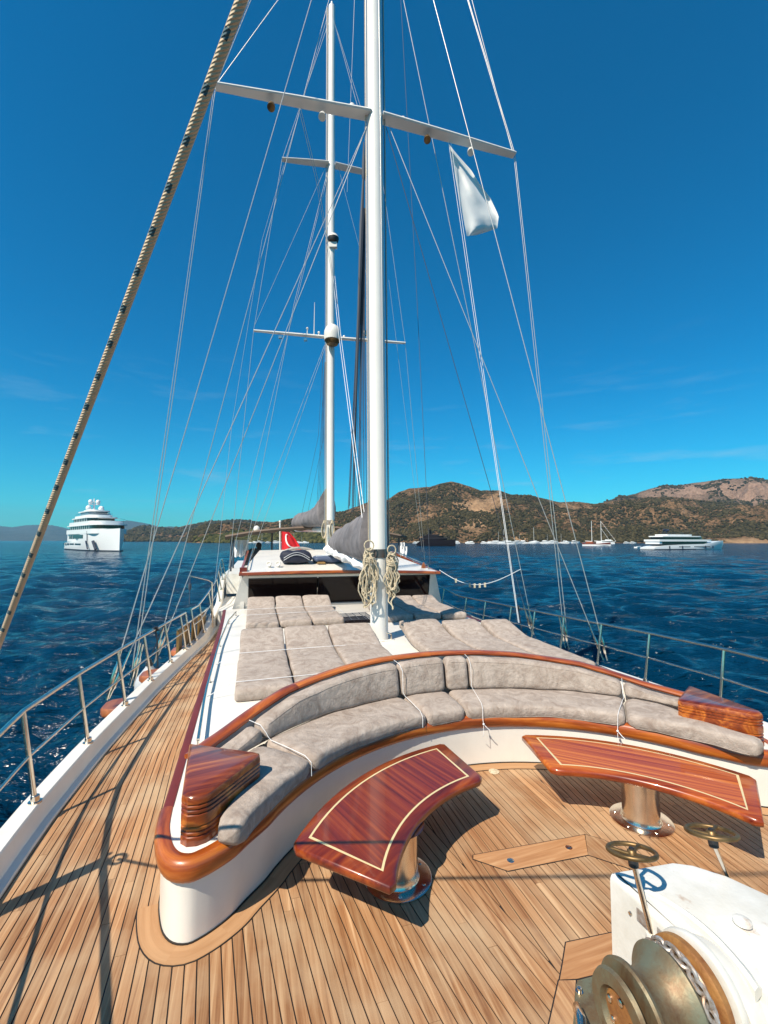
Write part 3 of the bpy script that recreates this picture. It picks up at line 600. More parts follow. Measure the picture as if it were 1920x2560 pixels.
# --- backrest
def railz(ph): return interp(abs(ph), [(0, .845), (12, .835), (20, .815), (34, .75), (41, .68), (47, .615), (54, .575)])
br = empty('curved_backrest', W(0, 2.6, .4), 'curved white backrest wall of the round seat capped by a varnished wooden rail', 'backrest')
phs = arange(-54, 54, 2)
m = MB(); m.sweep([[W(*polar(2.60, p), .39), W(*polar(2.625, p), railz(p)-.03), W(*polar(2.66, p), railz(p)-.03), W(*polar(2.68, p), .41)] for p in phs]); m.build('back_wall', M['gel'], br)
def railring(p, k):
    z = railz(p); s = [(-.05, -.032), (-.056, -.018), (-.05, -.004), (-.02, .006), (.02, .006), (.05, -.004), (.056, -.018), (.05, -.032)]
    return [W(*polar(2.645+o, p), z+dz) for o, dz in s]
for i0, i1 in ((0, 11), (11, 27), (27, 43), (43, len(phs)-1)):
    uv = []
    for k in range(i0, i1+1): uv += [(phs[k]*.046, j*.02) for j in range(8)]
    m = MB(); m.sweep([railring(phs[k], k) for k in range(i0, i1+1)], uvs=uv); m.build('wood_rail', M['mahog_uv'], br)

# --- cushions
def lump(P, s=1.0, f=3.5, amp=.010):
    q = Vector(P)*f; return Vector((noise.noise(q), noise.noise(q+Vector((9, 2, 4))), noise.noise(q+Vector((3, 7, 1)))))*amp*s+Vector((0, 0, noise.noise(Vector(P)*13)*amp*.35))
def cushion_mesh(fn, n, wfn, hfn, er=.05, sec=30, pw=5.0, amp=.010, len_=1.0):
    """fn(t) -> centre, right, up"""
    rings = []; ts = [0, .15*er/len_, .45*er/len_, er/len_]+[er/len_+(1-2*er/len_)*i/n for i in range(1, n)]+[1-er/len_, 1-.45*er/len_, 1-.15*er/len_, 1]
    for t in ts:
        c, r, up_ = fn(t); w_, h = wfn(t), hfn(t); d = min(t, 1-t)*len_
        sh = 0 if d >= er else (er-math.sqrt(max(0, er*er-(er-d)**2)))
        w2, h2 = max(w_/2-sh*.9, .01), max(h/2-sh*.9, .005); ring = []
        for k in range(sec):
            a = 2*math.pi*k/sec; ca, sa = math.cos(a), math.sin(a)
            x = w2*math.copysign(abs(ca)**(2/pw), ca); y = h2*math.copysign(abs(sa)**(2/pw), sa)
            y *= 1+.05*(1-(x/w2)**2)
            P = c+r*x+up_*y; ring.append(P+lump(P, amp=amp))
        rings.append(ring)
    mb_ = MB().sweep(rings); mb_.rings = rings; return mb_
def welt(mb_, o, k):
    m = MB(); m.tube([r[k] for r in mb_.rings[3:-3]], .0035, 6); m.build('seam_welt', M['velvet'], o)
def seatc(p0, p1, label, group, rfn=None, er=.05):
    def fn(t):
        p = p0+(p1-p0)*t; rc = (2.195 if rfn is None else rfn(p)[0]); l, a = polar(rc, p); c = W(l, a, .462); rr = (W(*polar(3, p), .462)-W(*polar(2, p), .462)).normalized()
        return c, rr, Vector((0, 0, 1))
    ln = R(abs(p1-p0))*2.1
    cm_ = cushion_mesh(fn, max(8, int(ln/.06)), (lambda t: .50) if rfn is None else (lambda t: rfn(p0+(p1-p0)*t)[1]), lambda t: .125, er=er, len_=ln); o = cm_.build('seat_cushion', M['velvet'], base=fn(.5)[0], ang=80)
    tag(o, label, 'cushion', group); welt(cm_, o, 17); return o
def endw(sign):
    def f(p):
        w_ = interp(abs(p), [(42, .5), (49, .48), (52, .40), (54, .28), (60, .18), (66, .155), (70, .15)]); return 1.945+w_/2+interp(abs(p), [(58, 0), (70, .012)]), w_
    return f
GS = 'seat cushions of the round sofa'
seatc(-67.5, -43.4, 'tapering taupe seat cushion at left end of the sofa beside the left armrest', GS, endw(-1), er=.09)
seatc(-43.2, -9.0, 'long curved taupe seat cushion left of centre behind the left table', GS)
seatc(-8.8, 2.1, 'short taupe seat cushion at the middle of the sofa left of the seam', GS)
seatc(2.4, 42.2, 'longest curved taupe seat cushion between sofa middle and right table', GS)
seatc(42.4, 68.5, 'tapering taupe seat cushion at right end of the sofa below the right armrest', GS, endw(1), er=.07)
GB = 'back cushions of the round sofa'
def backc(p0, p1, label, low=0, high=0):
    def hh(p): return (railz(p)-.035-.515)
    def fn(t):
        p = p0+(p1-p0)*t; h = hh(p); zb = .515; lean = .16
        rr = (W(*polar(3, p), 0)-W(*polar(2, p), 0)).normalized(); up_ = (Vector((0, 0, 1))+rr*lean).normalized()
        c = W(*polar(2.485, p), zb)+up_*(h/2); return c, rr, up_
    ln = R(abs(p1-p0))*2.5
    cm_ = cushion_mesh(fn, max(6, int(ln/.06)), lambda t: .15, lambda t: max(hh(p0+(p1-p0)*t)*1.02, .05), er=.045, len_=ln, pw=4.5); o = cm_.build('back_cushion', M['velvet'], base=fn(.5)[0], ang=80)
    tag(o, label, 'cushion', GB); welt(cm_, o, 12)
backc(-54.0, -43.4, 'smallest taupe back cushion behind the left armrest')
backc(-43.0, -9.4, 'long curved taupe back cushion on the left half of the sofa')
backc(-8.9, 2.0, 'square taupe back cushion just left of the sofa middle')
backc(2.5, 7.9, 'narrow taupe back cushion just right of the sofa middle')
backc(8.3, 42.0, 'longest taupe back cushion on the right half of the sofa')
backc(42.5, 55.5, 'low tapering taupe back cushion next to the right armrest')
for ph, lb, down in ((-43.2, 'thin white cord over the left sofa seam ending on the seat', 0), (-9.1, 'thin white cord over the sofa left of its middle', 0), (8.1, 'thin white cord tied down in front at the sofa middle', 1), (42.2, 'thin white cord tied down in front behind the right table', 1)):
    zt = railz(ph)-.02; P = [W(*polar(2.60, ph), zt), W(*polar(2.47, ph), zt-.012), W(*polar(2.405, ph), zt-.06), W(*polar(2.395, ph), .56), W(*polar(2.37, ph+.2), .533), W(*polar(2.2, ph-.4), .535), W(*polar(2.0, ph-1.2), .53), W(*polar(1.935, ph-1.6), .505), W(*polar(1.928, ph-1.7), .42)]
    if down: P += [W(*polar(1.905, ph-1.8), .39), W(*polar(1.90, ph-1.8), .29), W(*polar(1.935, ph-1.8), .265)]
    m = MB(); m.tube(P, .0022, 6)
    if down: m.ball(W(*polar(1.90, ph-1.8), .385), .010, 8, 6); m.tube([W(*polar(1.90, ph-1.8), .385), W(*polar(1.89, ph-.8), .35), W(*polar(1.885, ph-.2), .335)], .0035, 6)
    tag(m.build('tie_cord', M['white_cloth'], base=P[0]), lb, 'cord', 'cords that hold the sofa cushions')

# --- sunbeds
def mattress(l0, l1, af, fold, ahead, z_head, label, group, th=.125, drop=0):
    ln = ahead-af; lc = (l0+l1)/2
    def path(t):
        a = af+ln*t; z = .39+.02*a+th/2+.004
        if a > fold: q = (a-fold)/(ahead-fold); z += z_head*min(1, q*1.15)**1.3
        return a, z
    def fn(t):
        a, z = path(t); a2, z2 = path(min(t+.02, 1)); a1, z1 = path(max(t-.02, 0)); d = (W(lc, a2, z2)-W(lc, a1, z1)).normalized(); return W(lc, a, z), LT, LT.cross(d).normalized()
    mm = cushion_mesh(fn, 22, lambda t: (l1-l0)-.012, lambda t: th, er=.045, len_=ln, pw=6.5, amp=.009)
    o = mm.build('sunbed_mattress', M['velvet'], base=W(lc, af, .4), ang=80); tag(o, label, 'sunbed', group)
GF = 'taupe sunbed mattresses on the coachroof'
for i, (a, b, nm) in enumerate(((-1.925, -1.345, 'leftmost'), (-1.335, -.72, 'middle'), (-.71, -.07, 'third'))):
    mattress(a, b, 2.84+[0, 0, .1][i], 4.12, 4.92, .15, ['leftmost front sunbed mattress of taupe velvet behind the sofa rail', 'middle one of the three front sunbed mattresses left of the mast', 'front sunbed mattress nearest the left side of the main mast foot'][i], GF)
for i, (a, b) in enumerate(((.42, 1.06), (1.07, 1.66), (1.67, 2.16))):
    mattress(a, b, 2.72, 4.3-.1*i, 5.0-.15*i, .14, ['front sunbed mattress just right of the main mast foot', 'middle one of the three front sunbed mattresses right of the mast', 'outermost front sunbed mattress towards the right railing'][i], GF)
for i, (a, b) in enumerate(((-1.88, -1.335), (-1.325, -.775), (-.765, -.20))):
    mattress(a, b, 6.02+.07*i, 7.4, 7.98, .16, ['leftmost rear sunbed mattress below the left wheelhouse window', 'middle rear sunbed mattress left of the mast below the windows', 'rear sunbed mattress beside the black wire hatch guard'][i], GF)
for i, (a, b) in enumerate(((.55, 1.10), (1.11, 1.64), (1.65, 2.15))):
    mattress(a, b, 6.12-.03*i, 7.35, 7.85, .10, ['shaded rear sunbed mattress just right of the main mast', 'middle rear sunbed mattress right of the mast below the window', 'outermost rear sunbed mattress at the right cabin corner'][i], GF)
for s, lb, y in ((-1, 'thin white cords stretched across the left front sunbeds', (3.05, 4.15)), (-1, 'thin white cords stretched across the left rear sunbeds', (6.75, 7.35))):
    m = MB()
    for a in y: m.tube([WT(-2.18, a-.05, .42), WT(-1.95, a, .525), WT(-1.0, a+.03, .53), WT(-.15, a+.05, .525), WT(.0, a+.06, .40)], .0035, 6)
    tag(m.build('lashing_cord', M['white_cloth'], base=WT(-2.1, y[0], .4)), lb, 'cord', 'cords across the sunbeds')
# black wire guard over the hatch
hg = empty('hatch_guard', WT(.05, 6.4, .4), 'low black wire guard over the deck hatch left of the main mast', 'hatch guard')
m = MB(); m.box(WT, -.17, .30, 6.2, 6.72, .391, .42); m.build('hatch_lid', M['glass_dark'], hg, smooth=False)
for a in arange(6.15, 6.77, .1):
    m = MB(); m.tube([WT(-.2, a, .39), WT(-.2, a, .47), WT(.33, a, .47), WT(.33, a, .39)], .006, 6); m.build('guard_wire', M['wire_dark'], hg)
for l in arange(-.2, .33, .13):
    m = MB(); m.tube([WT(l, 6.13, .473), WT(l, 6.79, .473)], .006, 6); m.build('guard_wire', M['wire_dark'], hg)

# --- tables
M['mahog_b'] = wood('mahogany_border', [(.34, (.065, .005, .002)), (.5, (.17, .020, .004)), (.68, (.34, .070, .009))], along=1.2, across=12, rot=BOATROT+R(55), coord='World', rough=.3, coat=.55, var=.03, bump=.02, distort=.2)
M['mahog_br'] = wood('mahogany_border_right', [(.34, (.12, .012, .003)), (.5, (.34, .060, .008)), (.68, (.56, .16, .018))], along=1.2, across=12, rot=BOATROT-R(55), coord='World', rough=.3, coat=.5, var=.03, bump=.02, distort=.2)
def table(s, border, field, label, ph_ped, r_ped, turn=0):
    def q(r, p): x, y = polar(r, p-turn); return (s*x, y)
    def ol(d):
        k = math.degrees(1)*d*1.08
        o_ = [q(1.735-d, -62.3+k/1.735+(52.8-2*k/1.735)*i/18) for i in range(19)]; i_ = [q(1.145+d, -10.2-k/1.145-(60.2-2.0*k/1.145)*i/18) for i in range(19)]
        return o_+i_
    outer = [q(1.735, p) for p in arange(-61.5, -9.5, 3)]; inner = [q(1.145, -12-(57.5)*i/18) for i in range(19)]
    P = outer+[q(1.71, -8.3)]+[q(1.18, -9.8)]+inner+[q(1.175, -71)]+[q(1.70, -63.0)]
    t = empty('cocktail_table', W(*q(1.42, -36), 0), label, 'table', 'varnished deck tables')
    m = MB(); m.prism(W, P, [(.308, .020), (.312, .007), (.322, 0), (.344, 0), (.355, .006), (.360, .018)]); m.build('table_border', M[border], t, ang=60)
    m = MB(); m.prism(W, ol(.068), [(.355, 0), (.3608, 0)]); m.build('inlay_line', M['maple'], t, smooth=False)
    m = MB(); m.prism(W, ol(.081), [(.356, 0), (.3614, 0)]); m.build('table_field', M[field], t, smooth=False)
    c = q(r_ped, ph_ped); ped = MB(); ped.lathe(W(c[0], c[1], .0), (0, 0, 1), [(.010, .135), (.02, .128), (.05, .122), (.29, .120), (.308, .16)], 40); ped.build('pedestal', M['steel'], t)
    ped = MB(); ped.lathe(W(c[0], c[1], .0), (0, 0, 1), [(.001, .204), (.010, .204), (.013, .198), (.014, .13)], 48); ped.build('base_plate', M['steel'], t)
    for k in range(6):
        a = k*math.pi/3+.3; b = MB(); b.lathe(W(c[0]+.168*math.cos(a), c[1]+.168*math.sin(a), .013), (0, 0, 1), [(0, .011), (.004, .008)], 10); b.build('bolt', M['steel'], t)
table(1, 'mahog_b', 'field_l', 'dark red varnished curved table on a steel pedestal before the left sofa half', -45, 1.28)
table(-1, 'mahog_br', 'field_r', 'brighter orange red curved table on a steel pedestal before the right sofa half', -38.5, 1.33, turn=6.5)

# --- windlass
wl = empty('anchor_windlass', W(0, -.3, 0), 'white anchor windlass with bronze drums, chain wheel and two brass brake wheels', 'windlass')
HP = [(-.103, .09), (-.09, .10), (.25, .072), (.33, .03), (.42, -.07), (.50, -.24), (.56, -.55), (.56, -.95), (.03, -.95), (.01, -.50), (-.03, -.40), (-.103, -.30)]
m = MB(); m.prism(W, HP, [(0, 0), (.392, 0), (.408, .004), (.417, .012), (.421, .03)]); m.build('housing', M['gel2'], wl, ang=28)
m = MB(); m.lathe(W(0, -.36, .27), -LT, [(-.03, .05), (-.03, .15), (.06, .185), (.085, .18), (.088, .05)], 56); m.build('wheel_cowl', M['gel2'], wl, ang=40)
# arched rib that runs over the housing above the chain wheel
rings = []
for k in range(20):
    th = k/19; a = .0-.50*th; z = .415+.045*math.sin(math.pi*th)**.7; l = -.045+.055*math.sin(math.pi*th*.75)
    rings.append([W(l-.020, a, .36), W(l-.018, a, z-.010), W(l-.004, a, z), W(l+.012, a, z-.010), W(l+.040, a, .40)])
m = MB(); m.sweep(rings); m.build('arched_rib', M['gel2'], wl, ang=50)
m = MB(); m.lathe(W(.20, -.30, .43), (0, 0, 1), [(0, .034), (.010, .033), (.017, .022), (.019, .004)], 24); m.build('breather_cap', M['gel2'], wl)
for (a_, z_) in ((-.03, .33), (-.10, .27), (-.2, .30)):
    m = MB(); m.lathe(W(-.106, a_, z_), -LT, [(0, .009), (.006, .007)], 10); m.build('bolt', M['steel'], wl)
m = MB(); m.box(lambda x, y, z: W(-.107+x, y, z), -.004, 0, -.135, -.07, .335, .385); m.build('name_plate', M['galv'], wl, smooth=False)
m = MB(); m.box(lambda x, y, z: W(-.107+x, y, z), -.004, 0, -.235, -.175, .325, .385); m.build('name_plate', M['galv'], wl, smooth=False)
AXC = W(0, -.36, .31)
def dl(l): return AXC+LT*l
m = MB(); m.lathe(dl(0), -LT, [(.09, .05), (.092, .168), (.112, .176), (.125, .172), (.13, .155), (.132, .05)], 64); m.build('white_flange', M['gel2'], wl)
m = MB(); m.lathe(dl(0), -LT, [(.14, .05), (.142, .160), (.15, .168), (.172, .168), (.18, .158), (.182, .05)], 64); m.build('brake_band', M['rust'], wl)
m = MB(); m.lathe(dl(0), -LT, [(.182, .10), (.19, .128), (.205, .128), (.235, .132), (.25, .160), (.262, .166), (.272, .158), (.30, .128), (.33, .112), (.36, .106), (.39, .110), (.405, .125), (.415, .148), (.428, .152), (.436, .145), (.44, .11), (.442, .05)], 64); m.build('warping_drum', M['verdigris'], wl)
m = MB(); m.lathe(dl(0), -LT, [(.43, .04), (.455, .04), (.46, .118), (.475, .134), (.49, .128), (.492, .085), (.47, .078), (.462, .03)], 56); m.build('end_ring', M['verdigris'], wl)
m = MB(); m.lathe(dl(0), -LT, [(.455, .02), (.468, .076), (.475, .07), (.478, .02)], 40); m.build('end_cap', M['rust'], wl)
for k in range(5):
    a = k*2*math.pi/5+.4; m = MB(); m.lathe(dl(-.474)+(AX*math.cos(a)+Vector((0, 0, 1))*math.sin(a))*.052, -LT, [(0, .013), (.010, .012), (.014, .006)], 12); m.build('bolt', M['steel'], wl)
# chain laid over the wheel
nl = 15
for k in range(nl):
    a = R(-10+k*200/nl); rd = .143; c = dl(-.215)+(AX*math.cos(a)+Vector((0, 0, 1))*math.sin(a))*rd; tdir = (-AX*math.sin(a)+Vector((0, 0, 1))*math.cos(a)); side = (AX*math.cos(a)+Vector((0, 0, 1))*math.sin(a)) if k % 2 else LT
    pts = []
    for j in range(16):
        b = 2*math.pi*j/16; pts.append(c+tdir*(math.cos(b)*.026+math.copysign(.006, math.cos(b)))+side*math.sin(b)*.019)
    m = MB(); m.tube(pts, .0075, 7, closed=True); m.build('chain_link', M['galv'], wl)
# base frame at the outer end of the shaft
m = MB(); m.prism(W, [(-.80, -.43), (-.455, -.075), (-.345, .045), (-.32, .06), (-.11, .05), (-.11, -1.0), (-.8, -1.0)], [(.0, 0), (.022, 0), (.026, .006)]); m.build('base_frame', M['verdigris'], wl, ang=30)
m = MB(); m.box(W, -.47, -.42, -.44, -.28, .02, .31); m.build('bearing_stand', M['rust'], wl, smooth=False)
for (l, a) in ((-.355, .01), (-.44, -.10), (-.54, -.20), (-.64, -.31), (-.25, .025)):
    m = MB(); m.lathe(W(l, a, .026), (0, 0, 1), [(0, .016), (.004, .016), (.004, .010), (.018, .010), (.021, .004)], 12); m.build('bolt', M['steel'], wl)
m = MB(); m.tube([W(-.43, -.06, .03), W(-.44, -.08, .07), W(-.47, -.14, .09), W(-.52, -.22, .05)], [.012, .018, .022, .014], 10); m.build('pawl_lever', M['steel'], wl)
def handwheel(cw, base, rad, tilt):
    up_ = (cw-base).normalized(); u = up_.orthogonal().normalized()
    nrm = Vector((.02, .27, .96)).normalized(); x = (LT-nrm*LT.dot(nrm)).normalized(); y = nrm.cross(x)
    m = MB(); m.tube([cw+(x*math.cos(t)+y*math.sin(t))*rad for t in [2*math.pi*k/36 for k in range(36)]], rad*.105, 10, closed=True)
    for k in range(3):
        t = 2*math.pi*k/3+.5; d = x*math.cos(t)+y*math.sin(t); s_ = nrm.cross(d)
        m.tube([cw-nrm*.012, cw+d*rad*.35-nrm*.006+s_*rad*.05, cw+d*rad*.7, cw+d*rad*.97], [rad*.11, rad*.085, rad*.085, rad*.13], 8)
    m.lathe(cw-nrm*.02, nrm, [(0, rad*.2), (.024, rad*.2), (.028, rad*.14)], 18)
    hw = m.build('brake_wheel', M['bronze'], wl, ang=60)
    m = MB(); m.lathe(cw, nrm, [(.006, rad*.12), (.014, rad*.12), (.017, rad*.05)], 6); m.build('wheel_nut', M['black'], wl)
    m = MB(); m.lathe(cw-nrm*.06, nrm, [(0, .016), (.004, .020), (.042, .022)], 16); m.build('stem_collar', M['black'], wl)
    m = MB(); m.tube([base, cw-nrm*.04], .0115, 12); m.build('wheel_stem', M['steel'], wl)
c1 = gz(T4(637, 915), .63); b1 = gz(T4(785, 1530), .33)
handwheel(c1, b1, .096, 0)
c2 = gz(T4(1233, 772), .66); b2 = gz(T4(1372, 1140), .36)
handwheel(c2, b2, .098, 0)
m = MB(); m.lathe(b1-Vector((0, 0, .02)), (b1-c1), [(-.02, .018), (.03, .03), (.05, .03)], 14); m.build('stem_socket', M['gel2'], wl)

# --- bulwark, hull and railings
def cap_side(s, name, label):
    t = empty(name, W(s*3.2, 2, 0), label, 'bulwark')
    aa = arange(-5.2, 21.5, .28)
    def ring(a):
        o = capout(a); z = capz(a); fz = 0 if a < 8 else interp(a, [(8, 0), (12, .55), (22, .6)])
        return [W(s*(o-.005), a, z-.035), W(s*(o+.0), a, z-.012), W(s*(o-.012), a, z), W(s*(o-.118), a, z), W(s*(o-.126), a, z-.008), W(s*(o-.130), a, z-.02), W(s*(o-.140), a, .032+fz*.5), W(s*(o-.148), a, .022+fz*.5), W(s*(o-.196), a, .018+fz*.5), W(s*(o-.200), a, .010+fz*.5), W(s*(o-.200), a, -.02)]
    m = MB(); m.sweep([ring(a) for a in aa]); m.build('cap_and_waterway', M['gel'], t, ang=35)
    m = MB(); m.sweep([[W(s*(capout(a)-.02), a, capz(a)-.03), W(s*(capout(a)+.01), a, capz(a)-.05), W(s*(capout(a)+.01), a, -.12), W(s*(capout(a)*.97-.05), a, -.9), W(s*(capout(a)*.88-.1), a, SEA-.4), W(s*(capout(a)*.85-.12), a, SEA-.4), W(s*(capout(a)-.12), a, -.1)] for a in aa]); m.build('hull_side', M['gel'], t, ang=40)
cap_side(-1, 'bulwark', 'white bulwark cap and hull side along the left edge of the deck'); cap_side(1, 'bulwark', 'white bulwark cap and hull side along the right edge of the deck')
def railing(s, name, stations, label, gaps=(), zt=None):
    t = empty(name, W(s*3.2, 2, .18), label, 'railing')
    def pt(a, f):   # f 0 foot .. 1 top
        top = capz(a)+interp(a, [(-3, 1.1), (-1.5, .98), (0, .88), (.27, .82), (.63, .75), (1.0, .68), (1.6, .64), (2.1, .635), (3, .625), (5, .59), (8, .57), (12, .5)]) if zt is None else zt(a)
        z0 = capz(a); return W(s*(capout(a)-.09+interp(a, [(0, -.02), (.7, -.03), (1.3, .02), (2.1, .10)])*f), a, z0+(top-z0)*f)
    segs = []; cur = [stations[0]]
    for a in stations[1:]:
        if any(g0 <= (cur[-1]+a)/2 <= g1 for g0, g1 in gaps): segs.append(cur); cur = [a]
        else: cur.append(a)
    segs.append(cur)
    for a in stations:
        m = MB(); m.tube([pt(a, .0), pt(a, 1)], .0170, 12); m.build('stanchion', M['steel'], t)
        m = MB(); m.lathe(pt(a, 0)-Vector((0, 0, .004)), (0, 0, 1), [(0, .043), (.012, .043), (.016, .028), (.05, .027), (.055, .0195)], 16); m.build('stanchion_foot', M['steel'], t)
    for sg in segs:
        if len(sg) < 2: continue
        P = arange(sg[0], sg[-1], .25)
        m = MB(); m.tube([pt(a, 1) for a in P], .0185, 12); m.build('top_rail', M['steel'], t)
        m = MB(); m.tube([pt(a, .50) for a in P], .0108, 10); m.build('middle_rail', M['steel'], t)
    return pt
ptL = railing(-1, 'railing', [-4.2, -3.2, -2.1, -1.0, 1.13, 2.09, 3.05, 4.0, 4.91, 5.78, 6.59, 6.89, 7.27, 7.92, 8.85, 9.9, 11.0, 12.2, 13.5], 'polished steel railing with stanchions along the left edge of the deck', gaps=((6.95, 7.2),))
ptR = railing(1, 'railing', [-4.2, -3.2, -2.1, -1.0, .1, 1.13, 2.09, 3.05, 3.84, 4.6, 5.3, 5.95, 6.77, 7.48, 8.5, 9.6, 10.8, 12, 13.2], 'darker steel railing with stanchions along the right edge of the deck')

# --- shadow-casting spar just outside the frame, where the flecked rope is made fast
sp = empty('boat_boom', W(-3.2, 1.0, .2), 'swung in boat boom with block and rope eye on the left bow rail', 'boom')
tipP = gz(T1(790, 985), 0); tipP = tipP+SUN*(1.04/SUN.z); endP = gz((-40, 2295), 0); endP = endP+SUN*(.93/SUN.z)
dirn = (endP-tipP)
m = MB(); m.tube([tipP, tipP+dirn*.5, tipP+dirn*1.4], [.042, .050, .055], 12); m.build('spar', M['mahog_uv'], sp)
m = MB(); m.tube([tipP+Vector((-.06, 0, .10)), tipP+dirn*.5+Vector((0, 0, .16)), tipP+dirn*1.4+Vector((0, 0, .2))], .014, 8); m.build('boom_line', M['rope'], sp)
m = MB(); m.tube([tipP+Vector((.06+.045*math.cos(k*.52), .045*math.sin(k*.52), .02)) for k in range(12)], .012, 8, closed=True); m.build('eye_ring', M['steel'], sp)
m = MB(); m.tube([tipP+dirn*1.38, tipP+dirn*1.42+Vector((-.25, -.3, -.75))], .03, 10); m.build('boom_bracket', M['steel'], sp)
ropeA = tipP+Vector((.06, 0, .02))
ropeB = Vector((.6, .07, 4.02)); top = gy((604, 0), .80)
d_ = (top-gy((0, 1603), 1.70)).normalized(); ra = gy((0, 1603), 1.70)
P = [ropeA, ra-d_*.35]+[ra+d_*k*.25 for k in range(0, 22)]
m = MB(); m.tube(P, .0105, 14); tag(m.build('flecked_rope', M['frope'], base=ropeA), 'thick cream rope with dark blue flecks running diagonally up across the left foreground', 'rope')

# --- things outside the left bulwark
for (p, lb) in ((U1(800, 1625), 'varnished wooden chain plate block outside the left bulwark nearest the bow'), (U1(1005, 1430), 'varnished wooden chain plate block half hidden behind the white fender'), (U1(1165, 1290), 'small varnished wooden chain plate block aft of the white fender')):
    c = gl(p, -3.36); l, a, z = loc(c); l = -capout(a)
    m = MB(); m.prism(lambda x, y, zz: W(-(capout(a)+x), a+y, z-.02+zz), [(0, -.22), (.17, -.17), (.215, -.08), (.215, .08), (.17, .17), (0, .22)], [(.13-z-.10, .02), (.13-z-.08, 0), (.13-z-.02, 0), (.13-z, .015)])
    tag(m.build('chain_plate_block', M['orange_wood'], base=c, ang=40), lb, 'wooden block', 'chain plate blocks')
fc = gl(U1(1035, 1372), -3.38); l, a, z = loc(fc)
fen = empty('fender', W(-capout(a)-.2, a, z), 'pale grey teardrop fender with black top hanging outside left bulwark', 'fender')
fcw = W(-capout(a)-.20, a, z)
m = MB(); m.lathe(fcw, (0, 0, 1), [(-.27, .02), (-.26, .07), (-.20, .15), (-.1, .19), (0, .19), (.08, .165), (.16, .10), (.22, .055), (.24, .05)], 28, cap=True); m.build('fender_body', M['fender'], fen, ang=70)
m = MB(); m.lathe(fcw, (0, 0, 1), [(.235, .05), (.27, .052), (.30, .03), (.33, .028), (.335, .01)], 18); m.tube([fcw+Vector((0, 0, .33)), ptL(a, 1)], .008, 8); m.build('fender_top', M['black'], fen)
# folded boarding ladder hung outside the rail, boards one by one
ld = empty('boarding_ladder', W(-3.0, 7.9, .3), 'folded boarding ladder with golden brown boards behind the left rail gate', 'ladder')
for k, (a0, a1) in enumerate(((6.62, 7.02), (7.08, 7.52), (7.58, 8.02), (8.08, 8.5), (8.56, 9.0))):
    m = MB(); m.box(W, -capout(a0)-.07, -capout(a0)-.03, a0, a1, .06, .47); m.build('ladder_board', M['ochre'], ld, smooth=False)
m = MB(); m.tube([W(-capout(a)-.05, a, .49) for a in arange(6.6, 9.05, .4)], .018, 8); m.build('ladder_frame', M['steel'], ld)
# davit by the gate
dv = empty('ladder_davit', W(-2.75, 8.5, .2), 'small steel davit with block and hook beside the left rail gate', 'davit')
pA = gl(U1(1705, 900), -2.62); 
m = MB(); m.tube([W(-2.56, 8.3, .2), W(-2.60, 8.3, 1.12), W(-2.66, 8.25, 1.17), W(-3.0, 8.1, 1.28)], .018, 8); m.build('davit_arm', M['steel'], dv)
m = MB(); m.tube([W(-3.0, 8.1, 1.27), W(-3.0, 8.1, .72)], .008, 6); m.lathe(W(-3.0, 8.1, 1.0), (0, 0, 1), [(0, .02), (.05, .035), (.12, .03), (.14, .01)], 12); m.build('davit_block', M['wire_dark'], dv)
for nm, pt_, a, lb in (('tied_cloth', ptL, 5.35, 'black line tied round the left top rail, its end hanging down'), ('tied_cloth', ptR, 5.75, 'black cloth knotted on the right top rail')):
    c = pt_(a, 1); m = MB(); m.tube([c+Vector((.03*math.cos(k), .03*math.sin(k*1.3), .03*math.sin(k))) for k in range(9)], .012, 6); m.tube([c, c+Vector((.03, .02, -.2)), c+Vector((.06, -.02, -.52))], .009, 6); tag(m.build(nm, M['black'], base=c), lb, 'line')
# coil of shore line along the right coachroof edge
m = MB(); m.tube([WT(2.12+.05*math.sin(k*1.7), 7.6-k*.09, .45+.02*math.cos(k*2.3)) for k in range(16)], .012, 6); tag(m.build('mooring_line', M['rope'], base=WT(2.1, 7, .4)), 'loose pale line lying along the right edge of coachroof by the cabin corner', 'rope')

# --- wheelhouse
cb = empty('wheelhouse', W(.2, 8.4, .5), 'low white wheelhouse with dark raked windows and varnished wooden brow', 'cabin')
CL, CR = -2.0, 2.42
def front_at(f): return 8.45-.18*f      # rakes forward with height
mW = lambda l, f, z: W(l, front_at(f), z)
m = MB(); zb, zt_ = .53, 1.235
def quad(pts, th, name, mt, par):       # thick panel from 4 corners
    P = [Vector(p) for p in pts]; n = (P[1]-P[0]).cross(P[3]-P[0]).normalized()*th
    mm = MB(); mm.add(P+[p+n for p in P], [(0, 1, 2, 3), (7, 6, 5, 4), (0, 4, 5, 1), (1, 5, 6, 2), (2, 6, 7, 3), (3, 7, 4, 0)]); return mm.build(name, M[mt], par, smooth=False)
quad([mW(CL-.12, -.1, .45), mW(CR+.2, -.1, .45), mW(CR+.16, .08, .60), mW(CL-.1, .08, .60)], -.06, 'sill_wall', 'gel', cb)
quad([mW(CL, .85, 1.17), mW(CR, .85, 1.17), mW(CR-.02, 1.0, 1.24), mW(CL+.02, 1.0, 1.24)], -.06, 'window_head', 'gel', cb)
quad([mW(CL-.22, -.2, .42), mW(-1.88, 0, .58), mW(-1.80, .85, 1.18), mW(CL, .95, 1.22)], -.08, 'corner_post', 'gel', cb)
quad([mW(2.30, 0, .58), mW(CR+.25, -.2, .42), mW(CR, .95, 1.22), mW(2.22, .85, 1.18)], -.08, 'corner_post', 'gel', cb)
pan = [(-1.87, -.40), (-.38, 1.05), (1.07, 2.29)]
